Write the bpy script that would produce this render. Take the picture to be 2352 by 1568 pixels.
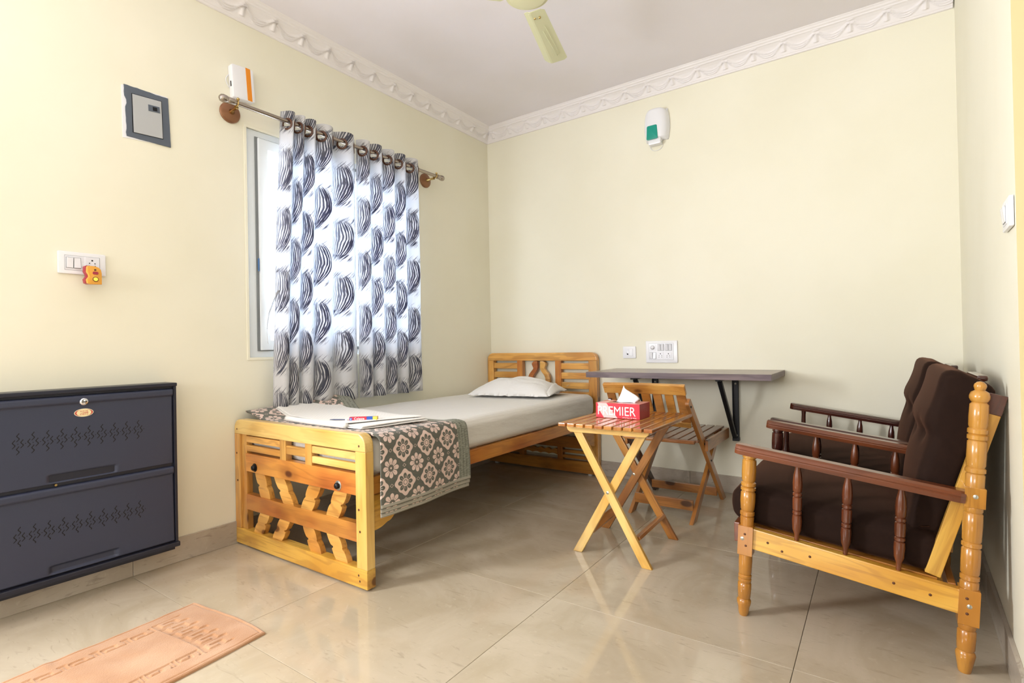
import bpy, bmesh, math, random
from mathutils import Vector, Matrix, noise as mnoise
random.seed(7)
S = bpy.context.scene
for o in list(bpy.data.objects): bpy.data.objects.remove(o)
COL = S.collection
PI = math.pi

# ---------------------------------------------------------------- camera
cam = bpy.data.cameras.new('camera'); co = bpy.data.objects.new('camera', cam); COL.objects.link(co)
cam.sensor_width = 36.0; cam.lens = 1210.31 / 2352 * 36; cam.clip_start = .02
yaw, pit, rol = -0.60654, 0.00676, -0.01953
f = Vector((math.sin(yaw)*math.cos(pit), math.cos(yaw)*math.cos(pit), math.sin(pit)))
r = Vector((math.cos(yaw), -math.sin(yaw), 0)); u = r.cross(f)
r2 = r*math.cos(rol) + u*math.sin(rol); u2 = -r*math.sin(rol) + u*math.cos(rol)
mw = Matrix((r2, u2, -f)).transposed().to_4x4(); mw.translation = (2.76383, -3.66368, 1.0)
co.matrix_world = mw; S.camera = co

# ---------------------------------------------------------------- light
S.view_settings.view_transform = 'Standard'; S.view_settings.look = 'None'
S.view_settings.gamma = 1; S.view_settings.use_curve_mapping = False
S.view_settings.exposure = 0.16
w = bpy.data.worlds.new('sky'); S.world = w; w.use_nodes = True
bg = w.node_tree.nodes['Background']; bg.inputs[0].default_value = (.86, .93, 1, 1); bg.inputs[1].default_value = 1.7
def area(name, loc, target, sx, sy, power, col):
    l = bpy.data.lights.new(name, 'AREA'); l.shape = 'RECTANGLE'; l.size = sx; l.size_y = sy
    l.energy = power; l.color = col
    o = bpy.data.objects.new(name, l); COL.objects.link(o); o.location = loc
    o.rotation_euler = (Vector(target)-Vector(loc)).to_track_quat('-Z', 'Y').to_euler()
    return o
area('daylight_bed_window', (-.30, -1.5, 1.6), (1, -1.5, 1.5), 1.3, 1.3, 56, (.84, .92, 1))
area('daylight_entrance_door', (-.12, -4.1, 1.5), (1.2, -3.7, 1.85), .42, .95, 104, (.95, .97, 1))
area('daylight_next_room', (5.6, -1.25, 1.45), (2, -2, 1.3), .6, 1.0, 10, (1, .98, .95))
area('added_rear_fill', (1.7, -8.1, 1.75), (1.7, -5.5, 2.4), 1.9, 1.2, 84, (.97, .97, 1))  # added general fill from behind the camera, no known source there

# ---------------------------------------------------------------- helpers
def lin(c):
    c = [x/255 for x in c]
    return tuple(x/12.92 if x <= .04045 else ((x+.055)/1.055)**2.4 for x in c) + (1,)
WM = {}
def setW(o, m): WM[o.name] = m.copy()
def getW(o): return WM[o.name]
def tag(o, label=None, cat=None, group=None, kind=None):
    if label: o['label'] = label
    if cat: o['category'] = cat
    if group: o['group'] = group
    if kind: o['kind'] = kind
    return o
def thing(name, label, cat, loc, group=None):
    o = bpy.data.objects.new(name, None); COL.objects.link(o); o.empty_display_size = .05
    o.location = loc; setW(o, Matrix.Translation(loc)); return tag(o, label, cat, group)
def link(name, me, mat, parent=None, M=None, kind=None):
    o = bpy.data.objects.new(name, me); COL.objects.link(o)
    M = M if M is not None else Matrix.Identity(4)
    setW(o, M)
    if mat is not None and not me.materials:
        for m in (mat if isinstance(mat, (list, tuple)) else [mat]): me.materials.append(m)
    if parent is not None:
        o.parent = parent; o.matrix_basis = getW(parent).inverted() @ M
    else: o.matrix_basis = M
    if kind: o['kind'] = kind
    return o
def mesh(name, vs, fs, uv=None, smooth=False):
    me = bpy.data.meshes.new(name); me.from_pydata([tuple(v) for v in vs], [], fs); me.update()
    if uv is not None:
        l = me.uv_layers.new(name='UVMap')
        for lp in me.loops: l.data[lp.index].uv = uv[lp.vertex_index]
    if smooth: me.polygons.foreach_set('use_smooth', [True]*len(me.polygons))
    return me
def frm(p0, p1, up=(0, 0, 1)):
    p0 = Vector(p0); p1 = Vector(p1); x = (p1-p0).normalized(); z = Vector(up)
    if abs(x.dot(z.normalized())) > .99: z = Vector((0, 1, 0)) if abs(x.y) < .9 else Vector((1, 0, 0))
    y = z.cross(x).normalized(); z = x.cross(y)
    M = Matrix((x, y, z)).transposed().to_4x4(); M.translation = (p0+p1)/2
    return M, (p1-p0).length
def bevbox(name, L, w, h, bev, seg=2):
    bm = bmesh.new(); bmesh.ops.create_cube(bm, size=1)
    for v in bm.verts: v.co = Vector((v.co.x*L, v.co.y*w, v.co.z*h))
    b = min(bev, L*.4, w*.4, h*.4)
    if b > 0: bmesh.ops.bevel(bm, geom=bm.edges[:], offset=b, segments=seg, affect='EDGES', profile=.6)
    me = bpy.data.meshes.new(name); bm.to_mesh(me); bm.free()
    return me
def beam(name, p0, p1, w, h, mat, parent=None, up=(0, 0, 1), bev=.003, kind=None):
    M, L = frm(p0, p1, up)
    return link(name, bevbox(name, L, w, h, bev), mat, parent, M, kind)
def box(name, c0, c1, mat, parent=None, bev=.003, kind=None):
    c0 = Vector(c0); c1 = Vector(c1); d = [abs(c1[i]-c0[i]) for i in range(3)]; c = (c0+c1)/2
    k = d.index(max(d)); p0 = c.copy(); p1 = c.copy(); p0[k] -= d[k]/2; p1[k] += d[k]/2
    if k == 2: return beam(name, p0, p1, d[0], d[1], mat, parent, (0, 1, 0), bev, kind)
    if k == 0: return beam(name, p0, p1, d[1], d[2], mat, parent, (0, 0, 1), bev, kind)
    return beam(name, p0, p1, d[0], d[2], mat, parent, (0, 0, 1), bev, kind)
def lathe(name, p0, p1, prof, mat, parent=None, n=20, kind=None):
    """prof: (distance from p0, radius)"""
    M, L = frm(p0, p1); M.translation = Vector(p0)
    vs = []; fs = []
    for (t, rr) in prof:
        for k in range(n): a = 2*PI*k/n; vs.append((t, rr*math.cos(a), rr*math.sin(a)))
    m = len(prof)
    for i in range(m-1):
        for k in range(n): fs.append((i*n+k, i*n+(k+1) % n, (i+1)*n+(k+1) % n, (i+1)*n+k))
    fs = [q[::-1] for q in fs]
    fs.append(tuple(range(n))); fs.append(tuple((m-1)*n+k for k in reversed(range(n))))
    me = mesh(name, vs, fs, smooth=True)
    me.polygons[-1].use_smooth = False; me.polygons[-2].use_smooth = False
    me.set_sharp_from_angle(angle=math.radians(50))
    return link(name, me, mat, parent, M, kind)
def cyl(name, p0, p1, rad, mat, parent=None, n=16, kind=None, bev=0):
    L = (Vector(p1)-Vector(p0)).length
    pr = [(0, rad), (L, rad)] if bev == 0 else [(0, rad-bev), (bev, rad), (L-bev, rad), (L, rad-bev)]
    return lathe(name, p0, p1, pr, mat, parent, n, kind)
def tube(name, pts, rad, mat, parent=None, n=8, kind=None):
    vs = []; fs = []; P = [Vector(p) for p in pts]
    for i, p in enumerate(P):
        d = (P[min(i+1, len(P)-1)]-P[max(i-1, 0)]).normalized()
        a = d.orthogonal().normalized() if i == 0 else (pa - d*pa.dot(d)).normalized()
        pa = a; b = d.cross(a)
        for k in range(n): t = 2*PI*k/n; vs.append(p + a*rad*math.cos(t) + b*rad*math.sin(t))
    for i in range(len(P)-1):
        for k in range(n): fs.append((i*n+k, i*n+(k+1) % n, (i+1)*n+(k+1) % n, (i+1)*n+k))
    fs.append(tuple(reversed(range(n)))); fs.append(tuple((len(P)-1)*n+k for k in range(n)))
    return link(name, mesh(name, vs, fs, smooth=True), mat, parent, None, kind)
def prism(name, pts, depth, M, mat, parent=None, bev=.002, smooth=False, kind=None):
    """outline pts in local XY, extruded to +-depth/2 along local Z"""
    bm = bmesh.new(); vb = [bm.verts.new((x, y, -depth/2)) for x, y in pts]
    fc = bm.faces.new(vb); ex = bmesh.ops.extrude_face_region(bm, geom=[fc])
    for v in ex['geom']:
        if isinstance(v, bmesh.types.BMVert): v.co.z += depth
    bmesh.ops.recalc_face_normals(bm, faces=bm.faces[:])
    if bev > 0:
        ed = [e for e in bm.edges if abs(abs(e.verts[0].co.z)-depth/2) < 1e-6 and abs(e.verts[0].co.z-e.verts[1].co.z) < 1e-6]
        bmesh.ops.bevel(bm, geom=ed, offset=bev, segments=2, affect='EDGES', profile=.6)
    me = bpy.data.meshes.new(name); bm.to_mesh(me); bm.free()
    if smooth:
        me.polygons.foreach_set('use_smooth', [True]*len(me.polygons)); me.set_sharp_from_angle(angle=math.radians(35))
    return link(name, me, mat, parent, M, kind)
def axes(x, y, z, loc):
    M = Matrix((Vector(x), Vector(y), Vector(z))).transposed().to_4x4(); M.translation = Vector(loc); return M
def grid(name, nu, nv, fn, mat, parent=None, uvfn=None, thick=0, closed=False, skip=None, kind=None, off=0):
    vs = []; uv = []
    for j in range(nv+1):
        for i in range(nu+1):
            a = i/nu; b = j/nv; vs.append(fn(a, b)); uv.append(uvfn(a, b) if uvfn else (a, b))
    fs = []
    for j in range(nv):
        for i in range(nu):
            if skip and skip((i+.5)/nu, (j+.5)/nv): continue
            k = j*(nu+1)+i; fs.append((k, k+1, k+nu+2, k+nu+1))
    o = link(name, mesh(name, vs, fs, uv, True), mat, parent, None, kind)
    if thick:
        m = o.modifiers.new('thick', 'SOLIDIFY'); m.thickness = thick; m.offset = off
    return o
def roundrect(w, h, r, n=6):
    p = []
    for cx, cy, a0 in ((w/2-r, h/2-r, 0), (-w/2+r, h/2-r, PI/2), (-w/2+r, -h/2+r, PI), (w/2-r, -h/2+r, 1.5*PI)):
        for k in range(n+1): a = a0+PI/2*k/n; p.append((cx+r*math.cos(a), cy+r*math.sin(a)))
    return p
def text(name, body, size, M, mat, parent=None, ext=.0003, sx=1, align='CENTER', off=0):
    cu = bpy.data.curves.new(name, 'FONT'); cu.body = body; cu.size = size; cu.extrude = ext
    cu.align_x = align; cu.align_y = 'CENTER'; cu.resolution_u = 3; cu.offset = off
    t = bpy.data.objects.new('tmp', cu); COL.objects.link(t)
    dg = bpy.context.evaluated_depsgraph_get(); me = bpy.data.meshes.new_from_object(t.evaluated_get(dg))
    bpy.data.objects.remove(t)
    for v in me.vertices: v.co.x *= sx
    me.name = name; me.materials.clear()
    return link(name, me, mat, parent, M)
def sm(x, a, b):
    t = max(0, min(1, (x-a)/(b-a))); return t*t*(3-2*t)
def nz(x, y, z=0): return mnoise.noise(Vector((x, y, z)))
def interp(x, xs, ys):
    if x <= xs[0]: return ys[0]+(x-xs[0])*(ys[1]-ys[0])/(xs[1]-xs[0])
    for i in range(len(xs)-1):
        if x <= xs[i+1]: return ys[i]+(x-xs[i])*(ys[i+1]-ys[i])/(xs[i+1]-xs[i])
    return ys[-1]+(x-xs[-1])*(ys[-1]-ys[-2])/(xs[-1]-xs[-2])

# ---------------------------------------------------------------- node expressions
class X:
    nt = None
    def __init__(s, k): s.k = k
    @staticmethod
    def op(o, *a):
        n = X.nt.nodes.new('ShaderNodeMath'); n.operation = o
        for i, v in enumerate(a):
            if isinstance(v, X): X.nt.links.new(v.k, n.inputs[i])
            else: n.inputs[i].default_value = v
        return X(n.outputs[0])
    def __add__(s, o): return X.op('ADD', s, o)
    __radd__ = __add__
    def __sub__(s, o): return X.op('SUBTRACT', s, o)
    def __rsub__(s, o): return X.op('SUBTRACT', o, s)
    def __mul__(s, o): return X.op('MULTIPLY', s, o)
    __rmul__ = __mul__
    def __truediv__(s, o): return X.op('DIVIDE', s, o)
    def __pow__(s, o): return X.op('POWER', s, o)
    def lt(s, o): return X.op('LESS_THAN', s, o)
    def gt(s, o): return X.op('GREATER_THAN', s, o)
    def sin(s): return X.op('SINE', s)
    def cos(s): return X.op('COSINE', s)
    def abs(s): return X.op('ABSOLUTE', s)
    def fr(s): return X.op('FRACT', s)
    def flo(s): return X.op('FLOOR', s)
    def sq(s): return X.op('SQRT', s)
    def mx(s, o): return X.op('MAXIMUM', s, o)
    def mn(s, o): return X.op('MINIMUM', s, o)
    def at2(s, o): return X.op('ARCTAN2', s, o)
def smooth01(x, a, b):
    n = X.nt.nodes.new('ShaderNodeMapRange'); n.interpolation_type = 'SMOOTHSTEP'
    X.nt.links.new(x.k, n.inputs[0]); n.inputs[1].default_value = a; n.inputs[2].default_value = b
    return X(n.outputs[0])
def comb(x, y, z):
    n = X.nt.nodes.new('ShaderNodeCombineXYZ')
    for i, v in enumerate((x, y, z)):
        if isinstance(v, X): X.nt.links.new(v.k, n.inputs[i])
        else: n.inputs[i].default_value = v
    return X(n.outputs[0])
def sep(v):
    n = X.nt.nodes.new('ShaderNodeSeparateXYZ'); X.nt.links.new(v.k, n.inputs[0]); return [X(k) for k in n.outputs]
def noi(v, scale=1, detail=3, rough=.5, dist=0):
    n = X.nt.nodes.new('ShaderNodeTexNoise'); X.nt.links.new(v.k, n.inputs['Vector'])
    n.inputs['Scale'].default_value = scale; n.inputs['Detail'].default_value = detail
    n.inputs['Roughness'].default_value = rough; n.inputs['Distortion'].default_value = dist
    return X(n.outputs['Fac'])
def vor(v, scale=1, feat='F1'):
    n = X.nt.nodes.new('ShaderNodeTexVoronoi'); n.feature = feat
    X.nt.links.new(v.k, n.inputs['Vector']); n.inputs['Scale'].default_value = scale
    return X(n.outputs['Distance'])
def mixc(f, a, b):
    n = X.nt.nodes.new('ShaderNodeMix'); n.data_type = 'RGBA'
    if isinstance(f, X): X.nt.links.new(f.k, n.inputs[0])
    else: n.inputs[0].default_value = f
    for v, k in ((a, 6), (b, 7)):
        if isinstance(v, X): X.nt.links.new(v.k, n.inputs[k])
        else: n.inputs[k].default_value = v if len(v) == 4 and max(v) <= 1 else lin(v)
    return X(n.outputs[2])
def tc(kind='Object'):
    n = X.nt.nodes.new('ShaderNodeTexCoord'); return X(n.outputs[kind])
def rnd():
    n = X.nt.nodes.new('ShaderNodeObjectInfo'); return X(n.outputs['Random'])
def newmat(name):
    m = bpy.data.materials.new(name); m.use_nodes = True; X.nt = m.node_tree
    return m, m.node_tree.nodes['Principled BSDF']
def setin(b, k, v):
    if isinstance(v, X): X.nt.links.new(v.k, b.inputs[k])
    else: b.inputs[k].default_value = v
def bump(b, h, strength=.3, dist=.002):
    n = X.nt.nodes.new('ShaderNodeBump'); n.inputs['Strength'].default_value = strength
    n.inputs['Distance'].default_value = dist; X.nt.links.new(h.k, n.inputs['Height'])
    X.nt.links.new(n.outputs[0], b.inputs['Normal'])
def simple(name, col, rough=.5, metal=0, spec=.5, coat=0, nsc=0, nst=.1, var=0, sheen=0):
    m, b = newmat(name); c = lin(col)
    if var:
        n = noi(tc(), 9, 4); d = tuple(x*(1-var) for x in c[:3])+(1,)
        setin(b, 'Base Color', mixc(n, d, c))
    else: setin(b, 'Base Color', c)
    setin(b, 'Roughness', rough); setin(b, 'Metallic', metal); setin(b, 'Specular IOR Level', spec)
    setin(b, 'Coat Weight', coat); setin(b, 'Sheen Weight', sheen)
    if nsc: bump(b, noi(tc(), nsc, 3), nst)
    return m
def wood(name, light, mid, dark, rough=.3, knots=True, coat=.35, lines=.35, vary=.12):
    m, b = newmat(name); rv = rnd(); v = tc(); x, y, z = sep(v)
    ox = rv*37.0; oy = rv*11.0
    p = comb(x+ox, y*6+oy, z*6+ox)
    n1 = noi(p, 1.6, 3, .5, .4)
    cath = (n1*34.0).sin()*.5+.5
    fine = noi(comb(x*3+ox, y*90, z*90), 1, 3, .6)
    big = noi(comb(x*1.2+ox, y*3+oy, z*3), 2.0, 2)
    c = mixc(smooth01(big, .35, .68), light, mid)
    c = mixc(smooth01(cath, .55, 1.0)*lines*.6, c, dark)
    c = mixc(smooth01(fine, .52, .75)*lines, c, dark)
    if knots:
        k = vor(comb(x*3.2+ox*1.3, y*6+oy, z*6+oy), 1)
        c = mixc(1-smooth01(k, .08, .14), c, tuple(q*.55 for q in dark))
        c = mixc((1-smooth01(k, .14, .34))*.4, c, dark)
    n = X.nt.nodes.new('ShaderNodeHueSaturation'); X.nt.links.new(c.k, n.inputs['Color'])
    X.nt.links.new((rv*vary*2+(1-vary)).k, n.inputs['Value'])
    setin(b, 'Base Color', X(n.outputs[0])); setin(b, 'Roughness', rough)
    setin(b, 'Coat Weight', coat); setin(b, 'Coat Roughness', .12)
    bump(b, fine, .08, .001)
    return m

# paints
def wallmat(name, col):
    m, b = newmat(name); c = lin(col); v = tc()
    n = noi(v, 1.3, 4); d = (c[0]*.96, c[1]*.955, c[2]*.93, 1)
    setin(b, 'Base Color', mixc(smooth01(n, .35, .7), c, d)); setin(b, 'Roughness', .55); setin(b, 'Specular IOR Level', .35)
    bump(b, noi(v, 60, 4), .06, .003); return m
M_wall = wallmat('cream_paint', (239, 235, 216))
M_jamb = wallmat('warm_lit_paint', (238, 222, 168))  # warm light on the wall end, put into its paint colour
M_tan = wallmat('tan_paint', (168, 150, 128))  # unseen rear wall, toned down to lessen the bounced light
M_ceil = wallmat('ceiling_paint', (240, 235, 241))
M_plaster = simple('cornice_plaster', (238, 233, 233), .55)
def tilemat(name, c1, c2, rough, vein=.5):
    m, b = newmat(name); rv = rnd(); x, y, z = sep(tc())
    p = comb(x+rv*13, y+rv*7, z)
    n1 = noi(p, 2.2, 6, .6, 1.2); n2 = noi(p, 38, 4, .6, .6); n3 = noi(comb(x*3+rv*9, y*14, z*14), 3, 5, .6, 1.5)
    c = mixc(smooth01(n1, .3, .7), c1, c2)
    c = mixc(smooth01(n3, .58, .72)*vein, c, tuple(q*.87 for q in c2))
    c = mixc(smooth01(n2, .6, .75)*.35, c, tuple(min(255, q*1.06) for q in c1))
    setin(b, 'Base Color', c); setin(b, 'Roughness', rough); setin(b, 'Specular IOR Level', .5)
    return m
M_tile = tilemat('polished_vitrified_tile', (196, 183, 162), (180, 166, 142), .07)
M_skirt = tilemat('skirting_tile', (190, 180, 166), (172, 160, 145), .25, .8)
M_grout = simple('grout', (104, 92, 78), .9)
# woods
W_pine = wood('varnished_pine', (224, 172, 92), (202, 138, 60), (128, 72, 28), .28, lines=.5)
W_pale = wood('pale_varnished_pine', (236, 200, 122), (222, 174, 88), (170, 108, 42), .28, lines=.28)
W_orange = wood('reddish_orange_wood', (206, 140, 62), (176, 98, 42), (112, 54, 24), .3)
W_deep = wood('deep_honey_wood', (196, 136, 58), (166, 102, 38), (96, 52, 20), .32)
W_gold = wood('golden_turned_wood', (208, 152, 66), (186, 122, 44), (120, 70, 24), .24, knots=False, coat=.6)
W_yel = wood('yellow_pine_rail', (226, 178, 80), (206, 148, 52), (146, 90, 32), .3, lines=.5)
W_arm = wood('red_brown_armrest', (120, 64, 34), (90, 44, 22), (40, 18, 9), .28, knots=False, coat=.45)
W_dark = wood('dark_mahogany', (84, 42, 30), (62, 28, 22), (30, 14, 12), .22, knots=False, coat=.6)
W_table = wood('table_slat_wood', (200, 138, 66), (166, 96, 44), (104, 52, 22), .2, coat=.5)
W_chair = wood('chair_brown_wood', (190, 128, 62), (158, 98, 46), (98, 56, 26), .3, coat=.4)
W_seat = wood('worn_seat_slat', (160, 112, 82), (134, 88, 62), (82, 50, 34), .25, coat=.4)
W_lam = wood('purple_brown_laminate', (122, 104, 106), (96, 78, 84), (60, 46, 52), .35, knots=False, coat=0, lines=.6, vary=0)
M_lamtop = wood('grey_brown_laminate_top', (150, 136, 126), (128, 112, 104), (92, 78, 72), .3, knots=False, coat=.1, lines=.5, vary=0)
# metals, plastics
M_steel = simple('brushed_steel', (168, 158, 148), .25, 1)
M_brass = simple('antique_brass', (190, 162, 104), .22, 1)
M_copper = simple('copper_brown_flange', (140, 98, 68), .38, .45)
M_screw = simple('zinc_screw', (200, 200, 190), .3, .9)
M_nail = simple('dark_plug', (92, 52, 26), .6)
M_bolt = simple('black_bolt', (24, 24, 28), .35, .5)
M_blackmetal = simple('black_powder_coat', (26, 29, 34), .4, .2)
M_rack = simple('charcoal_powder_coat', (55, 60, 80), .42, .15, nsc=260, nst=.12)
M_racktrim = simple('black_rack_frame', (34, 36, 50), .38, .15)
M_slot = simple('slot_black', (12, 12, 15), .8)
M_chrome = simple('chrome', (225, 225, 232), .12, 1)
M_white = simple('white_plastic', (236, 236, 240), .28, coat=.2)
M_white2 = simple('white_plastic_key', (228, 228, 234), .25, coat=.2)
M_upvc = simple('white_upvc', (226, 232, 236), .3)
M_gasket = simple('grey_gasket', (120, 124, 126), .6)
M_hole = simple('socket_hole', (14, 12, 12), .7)
M_orange = simple('orange_stripe', (232, 140, 16), .4)
M_teal = simple('teal_plastic', (0, 150, 132), .35)
M_slate = simple('slate_blue_frame', (84, 92, 104), .5, nsc=30, nst=.1)
M_panel = simple('light_grey_panel', (178, 180, 181), .5, nsc=300, nst=.12)
M_amber = simple('amber_plastic', (226, 160, 58), .3, coat=.3)
M_crimson = simple('crimson_plastic', (160, 44, 62), .4)
M_gold = simple('gold_button', (236, 188, 70), .18, .8)
M_fan = simple('cream_fan_enamel', (216, 216, 176), .3, coat=.3)
M_fanhub = simple('fan_hub_enamel', (222, 220, 180), .2, coat=.5)
M_ring = simple('brown_eyelet', (86, 52, 34), .3)
M_rubber = simple('clear_foot', (190, 190, 190), .4)
M_tissue = simple('white_tissue', (242, 243, 248), .85)
M_txt = simple('white_print', (250, 250, 250), .5)
M_txtred = simple('red_print', (190, 60, 50), .5)
M_badge = simple('cream_badge', (238, 224, 176), .35)
M_pbox = simple('red_carton', (214, 32, 58), .35, coat=.3)
M_pbox2 = simple('dark_red_carton_end', (150, 30, 40), .4, coat=.3)
M_ppink = simple('pink_carton_band', (250, 200, 198), .35, coat=.3)
M_blue = simple('blue_carton', (30, 80, 170), .35)
M_yell = simple('yellow_carton', (230, 196, 80), .35)

# glass
m, b = newmat('window_glass'); M_glass = m
setin(b, 'Base Color', (1, 1, 1, 1)); setin(b, 'Roughness', 0); setin(b, 'Transmission Weight', 1); setin(b, 'IOR', 1.01)
# velvet
def velvet(name, col, tint):
    m, b = newmat(name); v = tc(); n = noi(comb(*[q*s for q, s in zip(sep(v), (30, 260, 30))]), 1, 3)
    c = lin(col); setin(b, 'Base Color', mixc(n, c, tuple(q*1.5 for q in c[:3])+(1,)))
    setin(b, 'Roughness', .85); setin(b, 'Specular IOR Level', .15); setin(b, 'Sheen Weight', .34)
    setin(b, 'Sheen Roughness', .38); setin(b, 'Sheen Tint', lin(tint)); bump(b, noi(v, 350, 2), .15, .001)
    return m
M_velvet = velvet('brown_velvet', (31, 18, 12), (150, 98, 72))
# sheet
m, b = newmat('white_sheet'); M_sheet = m
x, y, z = sep(tc()); st = ((x*520).sin()*.5+.5)
setin(b, 'Base Color', mixc(st*.25, (226, 223, 216), (208, 204, 196))); setin(b, 'Roughness', .75); setin(b, 'Sheen Weight', .15)
bump(b, noi(comb(x*6, y*2.2, z*9), 1.6, 4)+st*.03, .5, .02)
m, b = newmat('pillow_cotton'); M_pillow = m
v = tc(); setin(b, 'Base Color', lin((232, 230, 227))); setin(b, 'Roughness', .8); setin(b, 'Sheen Weight', .15)
bump(b, noi(v, 5, 5, .6, .8), .5, .03)
m, b = newmat('white_terry'); M_terry = m
x, y, z = sep(tc()); rib = ((x*300).sin()*(y*300).sin())
setin(b, 'Base Color', lin((232, 229, 224))); setin(b, 'Roughness', .95); setin(b, 'Sheen Weight', .3)
bump(b, noi(tc(), 220, 3)+rib*.3, .5, .002)
m, b = newmat('peach_terry'); M_rug = m
n = noi(tc(), 6, 4); setin(b, 'Base Color', mixc(smooth01(n, .3, .7), (192, 148, 112), (174, 126, 86)))
setin(b, 'Roughness', .95); setin(b, 'Sheen Weight', .4); bump(b, noi(tc(), 260, 3), .7, .002)

# curtain cloth (brush-stroke crescents in two staggered columns)
def curtain_mat():
    m, b = newmat('printed_curtain_cloth'); nt = m.node_tree
    uvn = nt.nodes.new('ShaderNodeUVMap'); U, V, _ = sep(X(uvn.outputs[0]))
    PX, PY = .30, .335
    ink = None
    for k in (0, 1):
        cu = U/PX+.5*k; cv = V/PY+.5*k
        iu = cu.flo(); iv = cv.flo()
        lx = (cu.fr()-.5)*PX; ly = (cv.fr()-.5)*PY
        seed = iu*7.3+iv*3.1+k*5.7
        H = .122; vv = ly/H
        prof = (1-vv*vv*.62).mx(.2)
        lx2 = lx + vv.mx(0)*.004 + (vv*-1).mx(0)*.022+.008
        s = lx2/prof                        # constant along each stroke
        wob = noi(comb(s*22+seed, vv*1.3, seed), 1, 2)
        strokes = (s*560+wob*7+seed).sin()*.16+noi(comb(s*130+wob*3, vv*1.5+seed, seed), 1, 2, .6)*.9+.03
        inr = smooth01(s, -.066, -.056)*(1-smooth01(s, .064, .070))
        rag = noi(comb(s*330, seed, 1.5), 1, 1)
        end = 1-smooth01(vv.abs()+(rag-.5)*.75, .84, .94)
        dens = smooth01(s, -.06, .05)       # thin hairlines on the left, heavy on the right
        t = smooth01(strokes+dens*.15, .475, .575)*(.34+dens*.66)
        body = t*inr*end
        # loose hair above and below
        gx = lx-(ly-.1)*.75; hair = noi(comb(gx*190+seed, ly*14, seed+4), 1, 2, .6)
        hm = smooth01(ly, .088, .1)*(1-smooth01(ly+(rag-.5)*.05, .118, .15))*smooth01(lx, -.06, -.03)*(1-smooth01(lx, .075, .11))
        gb = lx+(ly+.1)*-.7; hair2 = noi(comb(gb*190+seed, ly*14, seed+9), 1, 2, .6)
        hb = smooth01(ly*-1, .085, .1)*(1-smooth01((ly*-1)+(rag-.5)*.05, .115, .145))*smooth01(lx, -.075, -.045)*(1-smooth01(lx, .02, .05))
        tot = body.mx(smooth01(hair, .53, .60)*hm*.8).mx(smooth01(hair2, .50, .57)*hb)
        ink = tot if ink is None else ink.mx(tot)
    ink = ink.mn(1)
    base = mixc(ink*.92, (234, 230, 226), (54, 58, 76))
    hem = 0
    dif = nt.nodes.new('ShaderNodeBsdfDiffuse'); nt.links.new(base.k, dif.inputs[0])
    tr = nt.nodes.new('ShaderNodeBsdfTranslucent')
    tcol = mixc(ink*.92, (218, 227, 240), (44, 60, 104)); nt.links.new(tcol.k, tr.inputs[0])
    mx = nt.nodes.new('ShaderNodeMixShader'); mx.inputs[0].default_value = .40
    nt.links.new(dif.outputs[0], mx.inputs[1]); nt.links.new(tr.outputs[0], mx.inputs[2])
    nt.links.new(mx.outputs[0], nt.nodes['Material Output'].inputs[0]); nt.nodes.remove(b)
    return m
M_curtain = curtain_mat()

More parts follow.
